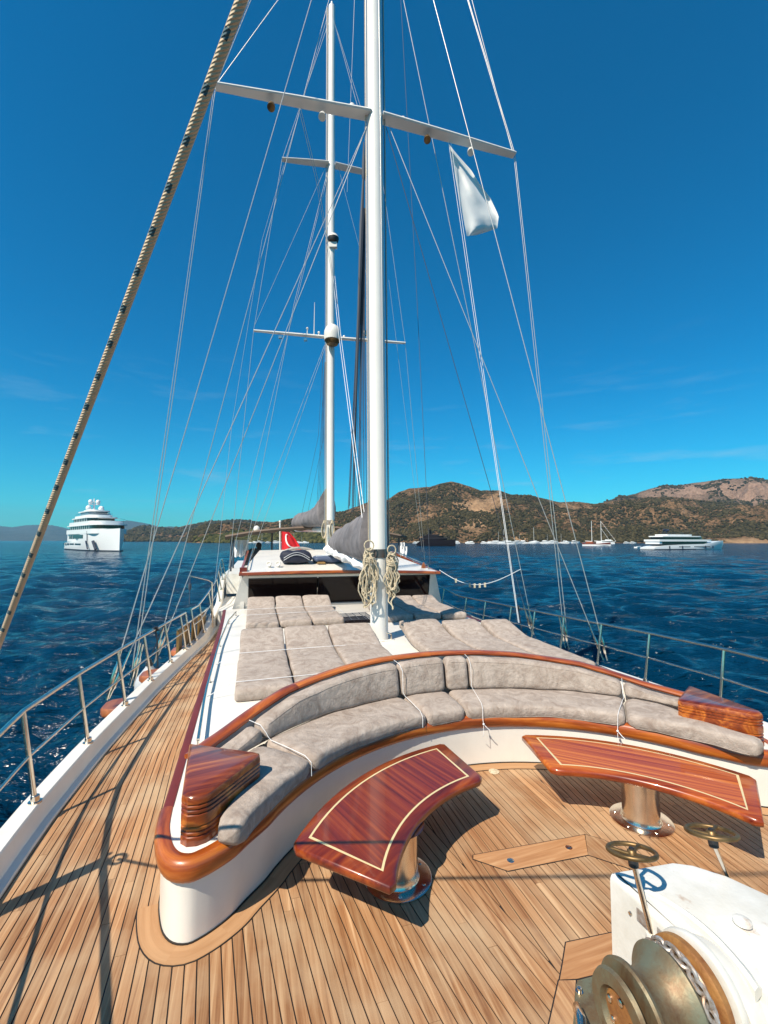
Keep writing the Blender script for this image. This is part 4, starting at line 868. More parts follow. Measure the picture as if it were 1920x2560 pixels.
for l0, l1 in pan:
    f = quad([mW(l0, .06, .585), mW(l1, .06, .585), mW(l1, .87, 1.185), mW(l0, .87, 1.185)], -.02, 'window_pane', 'glass_dark', cb)
    m = MB(); m.tube([mW(l0, .06, .60), mW(l1, .06, .60), mW(l1-.01, .87, 1.18), mW(l0+.01, .87, 1.18)], .012, 6, closed=True); m.build('window_frame', M['black'], f)
m = MB(); m.box(W, -1.9, 2.3, 8.46, 8.5, .58, .60); m.build('window_sill', M['black'], cb, smooth=False)
m = MB(); m.tube([mW(-.39, 0, .6), mW(-.39, .5, .95)], .008, 6); m.build('wiper', M['steel'], cb)
# roof: cambered, rising aft, wooden brow round its front edge
def roofz(l, a): return 1.29+.045*(1-((l-.2)/2.3)**2)+.115*max(0, a-8.2)+ (-.012*l)
RF = [(CL-.06, 8.35), (CL+.0, 8.22)]+[(CL+(CR-CL)*k/14, 8.22-.10*math.sin(math.pi*k/14)) for k in range(1, 14)]+[(CR, 8.22), (CR+.06, 8.35)]
rows = []
for k in range(15):
    a = 8.14+(11.6-8.14)*k/14; hw = 2.24-.03*k
    rows.append([W(.21+hw*x, a-(0 if k else -.0), roofz(.21+hw*x, a)) for x in arange(-1, 1, .14)])
m = MB(); m.grid(rows); rr = [[p-Vector((0, 0, .05)) for p in r] for r in rows]; m.grid(rr); m.build('roof', M['gel'], cb)
uv = []; rings = []
for k, x in enumerate(arange(-1.0, 1.0, .1)):
    l = .21+2.26*x; a = 8.14; z = roofz(l, a)
    rings.append([W(l, a-.02, z+.008), W(l, a-.045, z-.004), W(l, a-.05, z-.045), W(l, a-.03, z-.06), W(l, a+.05, z-.06), W(l, a+.05, z+.002)]); uv += [(l, j*.03) for j in range(6)]
m = MB(); m.sweep(rings, uvs=uv); m.build('brow', M['mahog_uv'], cb)
for s in (-1, 1):
    rings = []; uv = []
    for a in arange(8.1, 11.6, .3):
        l = .21+s*(2.26-.009*(a-8.1)*3.3); z = roofz(l, a); rings.append([W(l-s*.04, a, z+.006), W(l+s*.01, a, z), W(l+s*.01, a, z-.055), W(l-s*.04, a, z-.06)]); uv += [(a, 0), (a, .05), (a, .1), (a, .15)]
    m = MB(); m.sweep(rings, uvs=uv); m.build('side_moulding', M['mahog_uv'], cb)
    m = MB(); m.tube([W(.21+s*(2.1-.03*(a-8.4)), a, roofz(s*2.1, a)+.09) for a in arange(8.45, 11.4, .5)], .013, 6); m.build('roof_rail', M['steel'], cb)
    for a in arange(8.45, 11.4, .98):
        m = MB(); l = .21+s*(2.1-.03*(a-8.4)); m.tube([W(l, a, roofz(l, a)), W(l, a, roofz(s*2.1, a)+.09)], .009, 6); m.build('roof_rail_post', M['steel'], cb)
# side walls
m = MB(); m.box(lambda x, y, z: W(x, y, z), -2.03, -1.95, 8.42, 11.7, .4, 1.28); m.build('side_wall', M['gel'], cb, smooth=False)
m = MB(); m.box(lambda x, y, z: W(x, y, z), 2.37, 2.45, 8.42, 11.7, .4, 1.26); m.build('side_wall', M['gel'], cb, smooth=False)
m = MB(); m.box(lambda x, y, z: W(x, y, z), -1.95, 2.37, 9.6, 9.7, .4, 1.25); m.build('cabin_bulkhead', mat('dark_cabin_lining', (.02, .012, .01), .6), cb, smooth=False)
for s in (-1, 1):
    m = MB(); m.box(W, *((-2.52, -2.03) if s < 0 else (2.45, 2.6)), 9.0, 11.7, -.01, .42); m.build('side_step', M['gel'], cb, smooth=False)
# grey coaming arch on the roof
m = MB(); m.tube([W(-1.15+1.3*k/14, 11.5, 1.56+.22*math.sin(math.pi*(k/14))**.8) for k in range(15)], .04, 10); m.build('coaming_arch', mat('grey_moulding', (.36, .33, .30), .5), cb)
for l in (-1.42, -1.22):
    c = W(l, 8.72, roofz(l, 8.72)); m = MB(); m.lathe(c, (0, 0, 1), [(0, .03), (.05, .032), (.10, .05), (.12, .02)], 14); m.lathe(c+Vector((0, -.03, .085)), (-.2, -1, .1), [(0, .045), (.03, .055), (.032, .045), (.01, .03)], 16); m.build('roof_vent', M['gel'], cb)
m = MB(); m.box(W, -2.05, -1.90, 8.28, 8.42, 1.30, 1.42); m.build('nav_light_box', M['maroon'], cb, smooth=False)
m = MB(); m.prism(lambda x, y, z: W(2.2+x*.1, 8.6+z, 1.32+y*.14), [(0, 0), (1, 0), (.6, 1)], [(0, 0), (.08, 0)]); m.build('nav_light_box', M['orange_wood'], cb, smooth=False)
# duffel and folded board on the roof
def lumpbox(name, c, hx, hy, hz, mt, lb, cat, rot=0, amp=.03, pw=3.5):
    def fn(t): return W(c[0]-hx+2*hx*t, c[1], c[2]+hz), AX, Vector((0, 0, 1))
    m = cushion_mesh(fn, 12, lambda t: 2*hy, lambda t: 2*hz*(.85+.15*math.sin(math.pi*t)), er=min(hz, hy)*.9, len_=2*hx, pw=pw, amp=amp)
    o = m.build(name, M[mt], base=W(*c), ang=80); return tag(o, lb, cat)
bag = lumpbox('duffel_bag', (-.80, 9.2, roofz(-.8, 9.2)), .37, .27, .155, 'navy', 'dark navy duffel bag with pale piping lying on the wheelhouse roof', 'bag')
bc = W(-.62, 9.1, roofz(-.6, 9.1))
for dy in (-.12, .05):
    m = MB(); m.tube([W(-1.10+.6*k/8, 9.2-.275+dy*.1, roofz(-.8, 9.2)+.12+.13*math.sin(math.pi*k/8)+dy*.3) for k in range(9)], .008, 6); m.build('bag_strap', M['fender'], bag)
M['blue_fab'] = mat('blue_grey_fabric', (.06, .085, .15), .6, bump=.3, bscale=10)
bd = lumpbox('folded_board', (.02, 9.3, roofz(.0, 9.3)), .40, .30, .085, 'blue_fab', 'folded inflatable board, blue below and pale on top, on the wheelhouse roof', 'inflatable', amp=.015)
bd2 = MB(); bd2.prism(W, [(-.34, 9.1), (.38, 9.07), (.42, 9.55), (-.28, 9.57)], [(roofz(.2, 9.2)+.14, 0), (roofz(.2, 9.2)+.185, .01), (roofz(.2, 9.2)+.19, .06)]); bd2.build('pale_top', mat('pale_pvc', (.46, .50, .54), .45, bump=.2, bscale=8), bd)
m = MB(); m.box(W, .80, 1.5, 8.5, 9.7, roofz(1.1, 9), roofz(1.1, 9)+.035); m.build('dark_hatch', M['glass_dark'], cb, smooth=False)
lumpbox('yellow_cloth', (-.22, 9.05, roofz(-.2, 9)), .10, .12, .03, 'ochre', 'small ochre cloth lying between duffel bag and folded board', 'cloth', amp=.02)

# --- masts
LM0 = W(.10, 4.94, tz(4.94)); 
def mast(name, base, top, r, label, taper=.8):
    t = empty(name, base, label, 'mast'); n = 12
    m = MB(); m.tube([base.lerp(top, k/n) for k in range(n+1)], [r*(1-(1-taper)*k/n) for k in range(n+1)], 32); m.build('mast_tube', M['mastw'], t, ang=60); return t
mtop = ga((934, -60), 4.96); up1 = (mtop-LM0).normalized(); mainT = LM0+up1*19.5
MR = 44/2/FPX*LM0.y
mm1 = mast('main_mast', LM0, mainT, MR, 'tall thick white main mast standing on the coachroof between the sunbeds', .86)
m = MB(); m.box(lambda x, y, z: LM0+LT*x+AX*y+Vector((0, 0, z)), -.19, .19, -.17, .19, -.005, .012); m.build('mast_step', M['gel2'], mm1, smooth=False)
for x in (-.15, .16):
    m = MB(); m.tube([LM0+LT*x+AX*-.1+Vector((0, 0, .01)), LM0+LT*x+AX*-.1+Vector((0, 0, .09)), LM0+LT*x*.6+AX*-.1+Vector((0, 0, .12))], .012, 8); m.build('step_lug', M['steel'], mm1)
def on1(z): return LM0+up1*((z-LM0.z)/up1.z)
zc = (ga(U2(1450, 400), 4.94)).z
m = MB(); m.lathe(on1(zc), up1, [(-.065, MR+.001), (-.065, MR+.008), (.065, MR+.008), (.065, MR+.001)], 36, cap=False); m.build('steel_collar', mat('dark_collar', (.16, .13, .12), .35, metal=.6), mm1)
m = MB(); m.tube([on1(.7)+LT*(MR*.5)-AX*MR*.88, on1(8.7)+LT*(MR*.45)-AX*MR*.86, on1(17)+LT*(MR*.3)-AX*MR*.8], .008, 6); m.build('sail_track', M['wire'], mm1)
for x, z0, mt_ in ((-MR-.012, 2.0, 'wire'), (-MR-.03, 2.0, 'rope'), (MR+.014, 1.9, 'wire_dark'), (MR+.03, 1.3, 'rope')):
    m = MB(); m.tube([on1(z0)+LT*x-AX*.03, on1(9)+LT*x-AX*.02, on1(19)+LT*x*.9], .007, 6); m.build('halyard', M[mt_], mm1)
# spreaders
def spreader(parent, cpt, tipL, tipR, ch, th, name='spreader'):
    for tip in (tipL, tipR):
        d = (tip-cpt).normalized(); ln = (tip-cpt).length; s0 = cpt+d*.1
        def sec(P, c, t): n = Vector((0, 0, 1)); f = AX; return [P-f*c*.5+n*0, P-f*c*.42+n*t, P+f*c*.42+n*t, P+f*c*.5, P+f*c*.42-n*t*.6, P-f*c*.42-n*t*.6]
        m = MB(); m.sweep([sec(s0, ch, th), sec(s0.lerp(tip, .5), ch*.88, th*.9), sec(tip, ch*.62, th*.7)]); m.build(name, M['mastw'], parent, ang=30)
s1c = ga((940, 291), 4.94); s1L = ga((538, 216), 4.94); s1R = ga((1286, 388), 4.94)
spreader(mm1, s1c, s1L, s1R, .23, .035)
for px, py in ((679, 258), (806, 282), (1068, 340), (1176, 371)):
    c = ga((px, py), 4.94); m = MB(); m.lathe(c+Vector((0, 0, -.04)), (0, -.5, -1), [(-.05, .03), (0, .055), (.07, .06), (.075, .04)], 14); m.build('spreader_lamp', M['bronze'] if px in (679, 1068) else M['gel'], mm1)
for px, py in ((880, 265), (1007, 298)):
    m = MB(); m.ball(ga((px, py), 4.94), .045, 10, 6); m.build('spreader_light', M['gel'], mm1)
# coiled ropes on the collar
def coil(px0, px1, py0, py1, lab, l_side):
    cx, cyt, cyb = (px0+px1)/2, py0, py1; dep = LM0.y-.22; t = gy((cx, cyt), dep); b = gy((cx, cyb), dep); wdt = (px1-px0)/FPX*dep
    o = empty('rope_coil', t, lab, 'rope coil', 'rope coils hung on the main mast'); L = (t-b).length
    for k in range(11):
        w2 = wdt*.5*random.uniform(.25, .95); dx = random.uniform(-.3, .3)*wdt*.6; topz = -L*random.uniform(.10, .24); bot = -L*random.uniform(.58, 1.0); yy = random.uniform(-.05, .06)
        P = []
        for j in range(36):
            a = 2*math.pi*j/36; q = (1-math.cos(a))/2; zz = topz+(bot-topz)*q; ww = w2*(.45+.75*q)*(1 if q < .93 else .7)
            P.append(t+LT*(math.sin(a)*ww+dx)+Vector((.022*math.sin(4*a+k*1.7)+.012*math.sin(9*a+k), yy+.022*math.sin(3*a+k), zz+.015*math.sin(5*a+k))))
        m = MB(); m.tube(P, .0105, 7, closed=True); m.build('rope_turn', M['rope'], o)
    for k in range(3):   # wraps that gather the coil near the top
        m = MB(); zc_ = -L*(.24+.025*k); m.tube([t+LT*(math.cos(2*math.pi*j/14)*wdt*.34)+Vector((0, math.sin(2*math.pi*j/14)*.06, zc_+.01*math.sin(j))) for j in range(14)], .0115, 7, closed=True); m.build('rope_wrap', M['rope'], o)
    m = MB(); m.tube([t+LT*(math.cos(2*math.pi*j/14)*wdt*.3)+Vector((0, -.02, -L*.06+math.sin(2*math.pi*j/14)*L*.07)) for j in range(14)], .0105, 7, closed=True); m.build('rope_loop', M['rope'], o)
c_ = U2(1325, 310); d1 = U2(1445, 835); coil(c_[0], d1[0], c_[1], d1[1], 'cream rope coil with a big loop hung on the left side of the main mast', -1)
c_ = U3(118, 345); d1 = U3(225, 840); coil(c_[0], d1[0], c_[1], d1[1], 'cream rope coil hung on the right side of the main mast', 1)
# mizzen
AZ = 10.6
z0 = ga((826, 1392), AZ); z1 = ga((829.5, 22), AZ); MZR = 19.5/2/FPX*z0.y
mz = mast('mizzen_mast', z0, z1, MZR, 'slimmer white mizzen mast with radar dome rising behind the wheelhouse roof', .92)
m = MB(); m.lathe(z1, (0, 0, 1), [(0, .1), (.06, .1), (.08, .04), (.22, .03)], 14); m.build('masthead', M['gel2'], mz)
m = MB(); m.lathe(ga(U2(1095, 168), AZ), (0, 0, 1), [(-.06, MZR+.002), (-.06, MZR+.01), (.06, MZR+.01), (.06, MZR+.002)], 24, cap=False); m.build('steel_collar', M['galv'], mz)
spreader(mz, ga((829, 412), AZ), ga((705, 399), AZ), ga((955, 441), AZ), .26, .03)
spreader(mz, ga((830, 845), AZ), ga((634, 827), AZ), ga((1013, 858), AZ), .14, .035)
rc = ga((831, 830), AZ-.3); m = MB(); m.lathe(rc, (0, 0, 1), [(-.26, .17), (-.24, .225), (-.1, .235), (.02, .225), (.12, .18), (.19, .1), (.21, .02)], 28); m.build('radar_dome', M['gel'], mz, ang=60)
m = MB(); m.lathe(rc, (0, 0, 1), [(-.36, .15), (-.27, .2), (-.262, .215), (-.25, .17)], 24); m.build('dome_bracket', M['bronze'], mz)
bc_ = ga((833, 597), AZ-.12); m = MB(); m.lathe(bc_, (0, 0, 1), [(.02, .158), (.06, .15), (.11, .11), (.14, .05), (.145, .01)], 24); m.build('ball_top', M['gel'], mz)
m = MB(); m.lathe(bc_, (0, 0, 1), [(-.12, .07), (-.09, .135), (-.02, .162), (.019, .160)], 24); m.build('ball_lower', M['black'], mz)
m = MB(); m.box(lambda x, y, z: bc_+Vector((x, y, z)), -.11, .11, -.06, .06, -.27, -.125); m.build('lamp_box', M['gel'], mz, smooth=False)
for px, py, nm in ((701, 842, 'lamp_box'), (764, 848, 'lamp_box'), (893, 856, 'lamp_box')):
    m = MB(); c = ga((px, py), AZ); m.box(lambda x, y, z: c+Vector((x, y, z)), -.045, .045, -.03, .03, -.05, .02); m.build(nm, M['steel'], mz, smooth=False)
for px, py, h in ((768, 840, .22), (797, 840, .10), (860, 848, .08)):
    c = ga((px, py), AZ); m = MB(); m.tube([c, c+Vector((0, 0, h))], .014, 6); m.ball(c+Vector((0, 0, h)), .035, 8, 6); m.build('aerial_stub', M['gel'], mz)
c = ga((911, 838), AZ); m = MB(); m.lathe(c, (0, 0, 1), [(-.12, .02), (-.02, .03), (-.01, .07), (.10, .075), (.15, .04)], 14); m.build('camera_pod', M['steel'], mz)
c = ga((785, 838), AZ); m = MB(); m.tube([c, ga((786.5, 756), AZ)], [.014, .006], 6); m.build('whip_aerial', M['gel'], mz)
for s in (-1, 1):
    for k in range(5):
        t = ga(U2(1080+s*30, 150), AZ-.15); m = MB(); w2 = .06+.012*k
        m.tube([t+LT*(math.sin(2*math.pi*j/14)*w2*.6)+Vector((0, -.02*k, -.34*(1-math.cos(2*math.pi*j/14))/1.6-.02*k)) for j in range(14)], .011, 6, closed=True); m.build('halyard_coil', M['rope'], mz)
m = MB(); m.tube([z0+LT*(-MZR-.02)+Vector((0, 0, .3)), z1+LT*(-MZR-.02)], .012, 6); m.build('halyard', M['rope'], mz)
m = MB(); m.tube([z0+LT*(-MZR-.06)+Vector((0, 0, .5)), z1+LT*(-MZR-.04)], .008, 6); m.build('halyard', M['wire'], mz)

# --- furled sails in their grey covers
def sailbag(name, prof, lw, label, mt='sail_grey', foot=None):
    """prof: (a, l, z bottom, z top)"""
    rings = []; n = 36
    for i in range(n+1):
        t = i/n*(len(prof)-1); k = min(int(t), len(prof)-2); f = t-k; a, l, zb_, zt2 = [prof[k][c]*(1-f)+prof[k+1][c]*f for c in range(4)]
        h = zt2-zb_; wd = lw*min(1, h/.5)*.5+.03; ring = []
        for j in range(20):
            b = 2*math.pi*j/20; x = math.sin(b)*wd*(1-.45*(math.cos(b)*.5+.5)); z = zb_+h*(.5+.5*math.cos(b)); P = W(l+x, a, z)
            nn = noise.noise(Vector((a*2.2+z*1.5, z*1.2, x*2)))*.07+noise.noise(Vector((a*6, z*5, x*4)))*.03
            ring.append(P+LT*nn*(1 if x > 0 else -1)+Vector((0, 0, nn*.3)))
        rings.append(ring)
    m = MB(); m.sweep(rings); o = m.build(name, M[mt], base=W(prof[0][1], prof[0][0], prof[0][2]), ang=80); return tag(o, label, 'sail')
sb = sailbag('furled_sail', [(5.12, .10, 1.60, 2.72), (5.6, .10, 1.62, 2.5), (6.4, .12, 1.64, 2.42), (7.6, .15, 1.68, 2.36), (8.8, .2, 1.72, 2.26), (9.7, .24, 1.80, 2.18), (10.2, .26, 1.92, 2.06)], .55, 'main sail furled under a wrinkled grey cover on its boom behind the mast')
m = MB(); m.tube([W(.1, 5.1, 1.55), W(.16, 7.6, 1.62), W(.26, 10.2, 1.86)], [.07, .10, .07], 14); m.build('boom', M['mastw'], sb)
m = MB(); rings = []
for k in range(16):
    a = 5.4+4.3*k/15; l = .1+.03*math.sin(k*1.9); zq = 1.56+.05*(a-5.4)+.03*math.sin(k*2.7); rings.append([W(l+.17*math.cos(b), a, zq+.09*math.sin(b)+.02*math.sin(b*3+k)) for b in [2*math.pi*j/12 for j in range(12)]])
m.sweep(rings); m.build('white_sail_foot', M['white_cloth'], sb)
sb2 = sailbag('furled_sail', [(AZ+.25, .2, 2.35, 3.5), (AZ+.9, .05, 2.4, 3.05), (AZ+2.2, -.1, 2.42, 2.95), (AZ+4, -.2, 2.45, 3.0), (AZ+5.2, -.25, 2.5, 2.75)], .6, 'mizzen sail furled under a dark grey cover behind the mizzen mast')
m = MB(); m.tube([W(.25, AZ+.2, 2.30), W(-.2, AZ+5.4, 2.42)], .08, 12); m.build('boom', M['mastw'], sb2)

# --- standing and running rigging
GR = 'white wire shrouds and halyards of the two masts'
TB = []
def wire(name, P, r, label, mt='wire', grp=None, buckle=0, cat='rigging wire'):
    m = MB(); m.tube(P, r, 6); o = m.build(name, M[mt], base=P[-1]); tag(o, label, cat, grp)
    if buckle:
        d = (P[0]-P[-1]).normalized(); q = P[-1]+d*.10
        m = MB(); m.tube([P[-1], q, q+d*.02, q+d*.26, q+d*.28, q+d*.46], [.012, .012, .021, .021, .012, .011], 8); m.build('turnbuckle', M['steel'], o)
    return o
def px_on_mast(p0, p1, zlim=None):   # extend the picture line p0 -> p1 up to the main mast axis
    pass
mastpt = lambda y: ga((938-.006*(300-y) if y < 300 else 940, y), 4.94)
# left side
wire('shroud', [ga((938, -545), 4.94), gl(U1(800, 1500), -3.33)], .0058, 'long wire shroud crossing left of the main spreader down to the foremost left chain plate', grp=GR, buckle=1)
wire('shroud', [ga((922, 306), 4.94), gl(U1(815, 1490), -3.32)], .0058, 'forward lower wire shroud from under the main spreader to the foremost left chain plate', grp=GR, buckle=1)
for dx, n_ in ((-3, 'outer'), (3, 'inner')):
    wire('shroud', [ga((936, -760+dx*3), 4.94), s1L+Vector((dx*.004, 0, .02)), gl(U1(985+dx*4, 1395), -3.30)], .0055, '%s cap shroud from the left tip of the main spreader to second left chain plate' % n_, grp=GR, buckle=1)
wire('shroud', [ga((915, 322), 4.94), gl(U1(1165, 1210), -3.22)], .0058, 'after lower wire shroud from the main mast to the third left chain plate', grp=GR, buckle=1)
wire('shroud', [ga((936, -430), 4.94), gl(U1(1155, 1225), -3.22)], .0055, 'long wire shroud passing left of the upper mizzen spreader to third left chain plate', grp=GR, buckle=1)
wire('stay', [ga((936, -330), 4.94), s1L+Vector((.02, 0, .03))], .006, 'short wire from the left main spreader tip up out of the picture', grp=GR)
# right side
wire('shroud', [ga((940, -545), 4.94), gl(U4(455, 1205), 3.33)], .0058, 'long wire shroud crossing the right arm of main spreader to foremost right chain plate', grp=GR, buckle=1)
wire('shroud', [ga((972, 314), 4.94), gl(U4(425, 1200), 3.33)], .0058, 'forward lower wire shroud from right under the main spreader to the foremost right chain plate', grp=GR, buckle=1)
for dx, n_ in ((-3, 'inner'), (3, 'outer')):
    wire('shroud', [ga((941, -760), 4.94), s1R+Vector((dx*.004, 0, .02)), gl(U4(152+dx*4, 1110), 3.30)], .0055, '%s cap shroud from the right tip of the main spreader to second right chain plate' % n_, grp=GR, buckle=1)
wire('shroud', [ga((965, 318), 4.94), gl(U3(1225, 1005), 3.2)], .0055, 'dark lower wire shroud on the right going to the third right chain plate', mt='wire_dark', grp=GR, buckle=1)
wire('shroud', [ga((941, -330), 4.94), gl(U3(1240, 1010), 3.2)], .0055, 'long wire shroud right of the mast ending at the third right chain plate', grp=GR, buckle=1)
wire('stay', [ga((941, -900), 4.94), s1R+Vector((-.03, 0, .03))], .006, 'wire from the right main spreader tip slanting up left out of the picture', grp=GR)
hb = gl(U3(1128, 920), 2.30)
fh = gl((1121, 357), 1.72)
for k, x in enumerate((0, 6)):
    wire('flag_halyard', [ga((1121+x, 352), 4.94), gl(U3(1122+x, 920), 2.28)], .0042, 'pale flag halyard %s under right arm of main spreader' % ('along the white flag hoist' if k == 0 else 'just right of the white flag hoist'), 'white_cloth', GR)
wire('halyard', [gy((1001, -20), 11.2), gy((1042, 740), 11.2), gy((1075, 1412), 10.4)], .006, 'dark thin line right of the main mast falling to the wheelhouse roof edge', 'wire_dark', GR)
# lines between the masts
for k, (x, lb) in enumerate(((0, 'left one'), (5, 'right one'))):
    wire('halyard', [ga((747+x, 272), 4.94), gy((790+x, 450), 8.5), gy((842+x*.4, 760), 10.5)], .0045, 'thin crossing line from the main spreader to the mizzen, %s of the pair' % lb, 'wire', GR)
    wire('halyard', [gy((832+x, 690), 11.5), gy((846+x, 830), 11.2), gy((912+x*1.4, 1345), 7.1)], .006, 'white line from the radar dome down to the mast coil, %s of the pair' % lb, 'white_cloth', GR)
mzt = z1-Vector((0, 0, .15))
lowL, lowR = ga((634, 827), AZ), ga((1013, 858), AZ); upL, upR = ga((705, 399), AZ), ga((955, 441), AZ)
wire('shroud', [mzt, upL, lowL, gy((567, 1470), 11.5)], .006, 'mizzen cap shroud over both left spreader tips down to the aft left rail', grp=GR)
wire('shroud', [mzt, upR, lowR, gy((1062, 1400), 14.5)], .006, 'mizzen cap shroud over both right spreader tips down to the aft right side', grp=GR)
wire('shroud', [ga((820, 425), AZ), gy((735, 760), 11.8), gy((597, 1466), 12.0)], .006, 'mizzen shroud from under the upper spreader down towards the left roof rail', grp=GR)
wire('shroud', [ga((822, 430), AZ), gy((560, 1470), 11.0)], .005, 'outer mizzen shroud from under the upper spreader to the aft left rail', grp=GR)
for x, xb, n_ in ((0, 605, 'front'), (3, 628, 'rear')):
    wire('shroud', [ga((812+x, 862), AZ), gy((xb, 1395), 12.6)], .0055, '%s lower mizzen shroud from below the radar dome down to the left awning edge' % n_, grp=GR)
wire('shroud', [ga((817, 412), AZ), ga((637, 812), AZ)], .0045, 'diagonal mizzen wire between the mast and left tip of the lower spreader', grp=GR)
wire('shroud', [ga((845, 415), AZ), ga((920, 700), AZ)], .0045, 'short diagonal mizzen wire right of the mast under upper spreader', grp=GR)
wire('shroud', [ga((972, 700), AZ), gy((1056, 1380), 13.8)], .0045, 'faint mizzen wire right of the main mast ending behind the cabin corner', grp=GR)
wire('stay', [mzt, ga((895, 270), 4.96)], .005, 'stay from the mizzen masthead forward to the main spreader', grp=GR)
wire('stay', [mzt+Vector((-.1, 0, 0)), gy((655, 600), 12), gy((580, 1060), 12.5), gy((535, 1480), 10.5)], .0045, 'thin stay from the mizzen masthead slanting down to the left rail', grp=GR)
wire('stay', [gy((887, -20), 9), gy((868, 480), 9.5)], .004, 'faint thin line between the two mastheads', grp=GR)
# lazy jacks
lj = empty('lazy_jacks', gy((910, 440), 9.4), 'fan of dark thin cords dropping from a block behind the main mast to the boom', 'lazy jacks')
lt_ = gy((909, 425), 9.4)
m = MB(); m.lathe(lt_-Vector((0, 0, .25)), (0, 0, 1), [(0, .02), (.1, .045), (.55, .03), (.9, .01)], 10); m.build('jack_block', M['wire_dark'], lj)
for k in range(16):
    xb = 868+3.4*k+random.uniform(-3, 3); yb = 1278-random.uniform(0, 14); xt = 899+k*1.25
    m = MB(); m.tube([gy((903+k*.7, 520), 9.4), gy((xt-6, 800), 9.6), gy((xb, yb), 9.8)], .006, 5); m.build('jack_cord', M['wire_dark'], lj)
m = MB(); m.tube([gy((909, 430), 9.4), gy((904, 560), 9.4), gy((893, 900), 9.6), gy((880, 1280), 9.8)], [.02, .05, .03, .008], 6); m.build('jack_bundle', M['wire_dark'], lj)
lj2 = empty('lazy_jacks', ga((818, 900), AZ+1), 'thin dark cords left of the mizzen mast dropping to the mizzen boom', 'lazy jacks')
for k in range(7):
    m = MB(); m.tube([gy((812+k*.8, 905), 14), gy((791+4*k, 1287), 14.5)], .0055, 5); m.build('jack_cord', M['wire_dark'], lj2)
for p in (((808, 880), (796, 1090), (754, 1288)), ((806, 880), (808, 1100), (768, 1288))):
    m = MB(); m.tube([gy(q, 14.5) for q in p], .005, 5); m.build('jack_cord', M['wire_dark'], lj2)

# --- clothes line with pegs from cabin corner to the shroud
A_, B_ = gy(U3(530, 525), 10.3), gl(U3(1137, 520), 2.7); P = [A_.lerp(B_, k/16)-Vector((0, 0, .30*math.sin(math.pi*k/16))) for k in range(17)]
m = MB(); m.tube(P, .006, 6); cl = tag(m.build('clothes_line', M['white_cloth'], base=A_), 'sagging white clothes line with pegs between the cabin corner and right shrouds', 'clothes line')
for f in (4, 7, 8, 9, 10):
    m = MB(); m.box(lambda x, y, z: P[f]+Vector((x, y, z)), -.018, .018, -.01, .01, -.06, .025); m.build('peg', M['rope'], cl, smooth=False)
# --- white flag under the main spreader
def flagmesh(F, nu=26, nv=26): return MB().grid([[F(i/nu, j/nv) for j in range(nv+1)] for i in range(nu+1)])
FY = 7.35
def wf(u_, v):   # u across from the hoist, v down
    hx, hy = 1121+(1167-1121)*v, 360+(590-360)*v; ex = interp(v, [(0, 1124), (.12, 1142), (.3, 1178), (.45, 1196), (.62, 1226), (.8, 1247), (.93, 1243), (1, 1190)]); ey = interp(v, [(0, 362), (.12, 385), (.3, 425), (.45, 455), (.62, 495), (.8, 540), (.93, 572), (1, 588)])
    x = hx+(ex-hx)*u_; y = hy+(ey-hy)*u_; dd = .10*math.sin(u_*7+v*3)*u_+.05*math.sin(u_*13-v*6)*u_+.03*math.sin(v*17+u_*4)*u_
    return gy((x, y), FY+dd+.35*u_)
fm = mat('white_flag_cloth', (.85, .84, .80), .7, bump=.8, bscale=5); b_ = fm.node_tree.nodes['Principled BSDF']; tr_ = fm.node_tree.nodes.new('ShaderNodeBsdfTranslucent'); ad_ = fm.node_tree.nodes.new('ShaderNodeMixShader')
tr_.inputs[0].default_value = (.95, .93, .88, 1); ad_.inputs[0].default_value = .18; fm.node_tree.links.new(b_.outputs[0], ad_.inputs[1]); fm.node_tree.links.new(tr_.outputs[0], ad_.inputs[2]); fm.node_tree.links.new(ad_.outputs[0], fm.node_tree.nodes['Material Output'].inputs[0])
fo = flagmesh(wf).build('white_flag', fm, base=gy((1121, 360), FY), ang=180); tag(fo, 'plain white flag with frayed edge flying below the right arm of main spreader', 'flag')

# --- aft deck: awning, posts, red ensign, towels, person
aw = empty('awning', W(.3, 14, 2.2), 'wide flat awning with dark underside over the aft deck', 'awning')
def awz(l): return 2.13+.30*(1-((l-.3)/2.9)**2)
rows = [[W(l, a, awz(l)+.012*math.sin(l*9+a*2)+.03*math.sin(a)) for l in arange(-2.6, 3.2, .2)] for a in arange(12.8, 14.6, .3)]
m = MB(); m.grid(rows); m.grid([[p-Vector((0, 0, .03)) for p in r] for r in rows]); m.build('awning_cloth', mat('awning_cloth', (.42, .36, .30), .85, bump=.5, bscale=3), aw)
rings = [[W(l, 12.75, awz(l)+.03), W(l, 12.70, awz(l)-.02), W(l, 12.75, awz(l)-.10-.02*math.sin(l*14)), W(l, 12.82, awz(l)-.02)] for l in arange(-2.62, 3.22, .06)]
m = MB(); m.sweep(rings); m.build('awning_valance', mat('awning_edge', (.16, .11, .08), .8), aw)
for l, a in ((-2.45, 12.9), (-1.2, 13.6), (.75, 12.9), (2.0, 13.5), (3.0, 12.9), (-2.45, 14.5), (3.0, 14.5)):
    m = MB(); m.tube([W(l, a, .8), W(l, a, awz(l))], .03, 8); m.build('awning_post', M['wire_dark'], aw)
m = MB(); m.tube([W(.2, 13, 1.4), W(.75, 12.9, 2.2)], .02, 6); m.tube([W(1.3, 13, 1.4), W(.75, 12.9, 2.2)], .02, 6); m.build('awning_brace', M['wire_dark'], aw)
m = MB(); m.ball(W(-1.7, 13.2, awz(-1.7)+.07), .10, 12, 8, 1.2); m.build('beacon_dome', M['gel'], aw)
ad = MB(); ad.box(W, -2.5, 2.9, 11.7, 20.5, .5, 1.05); ado = ad.build('aft_deck', M['gel2'], smooth=False); ado['kind'] = 'structure'
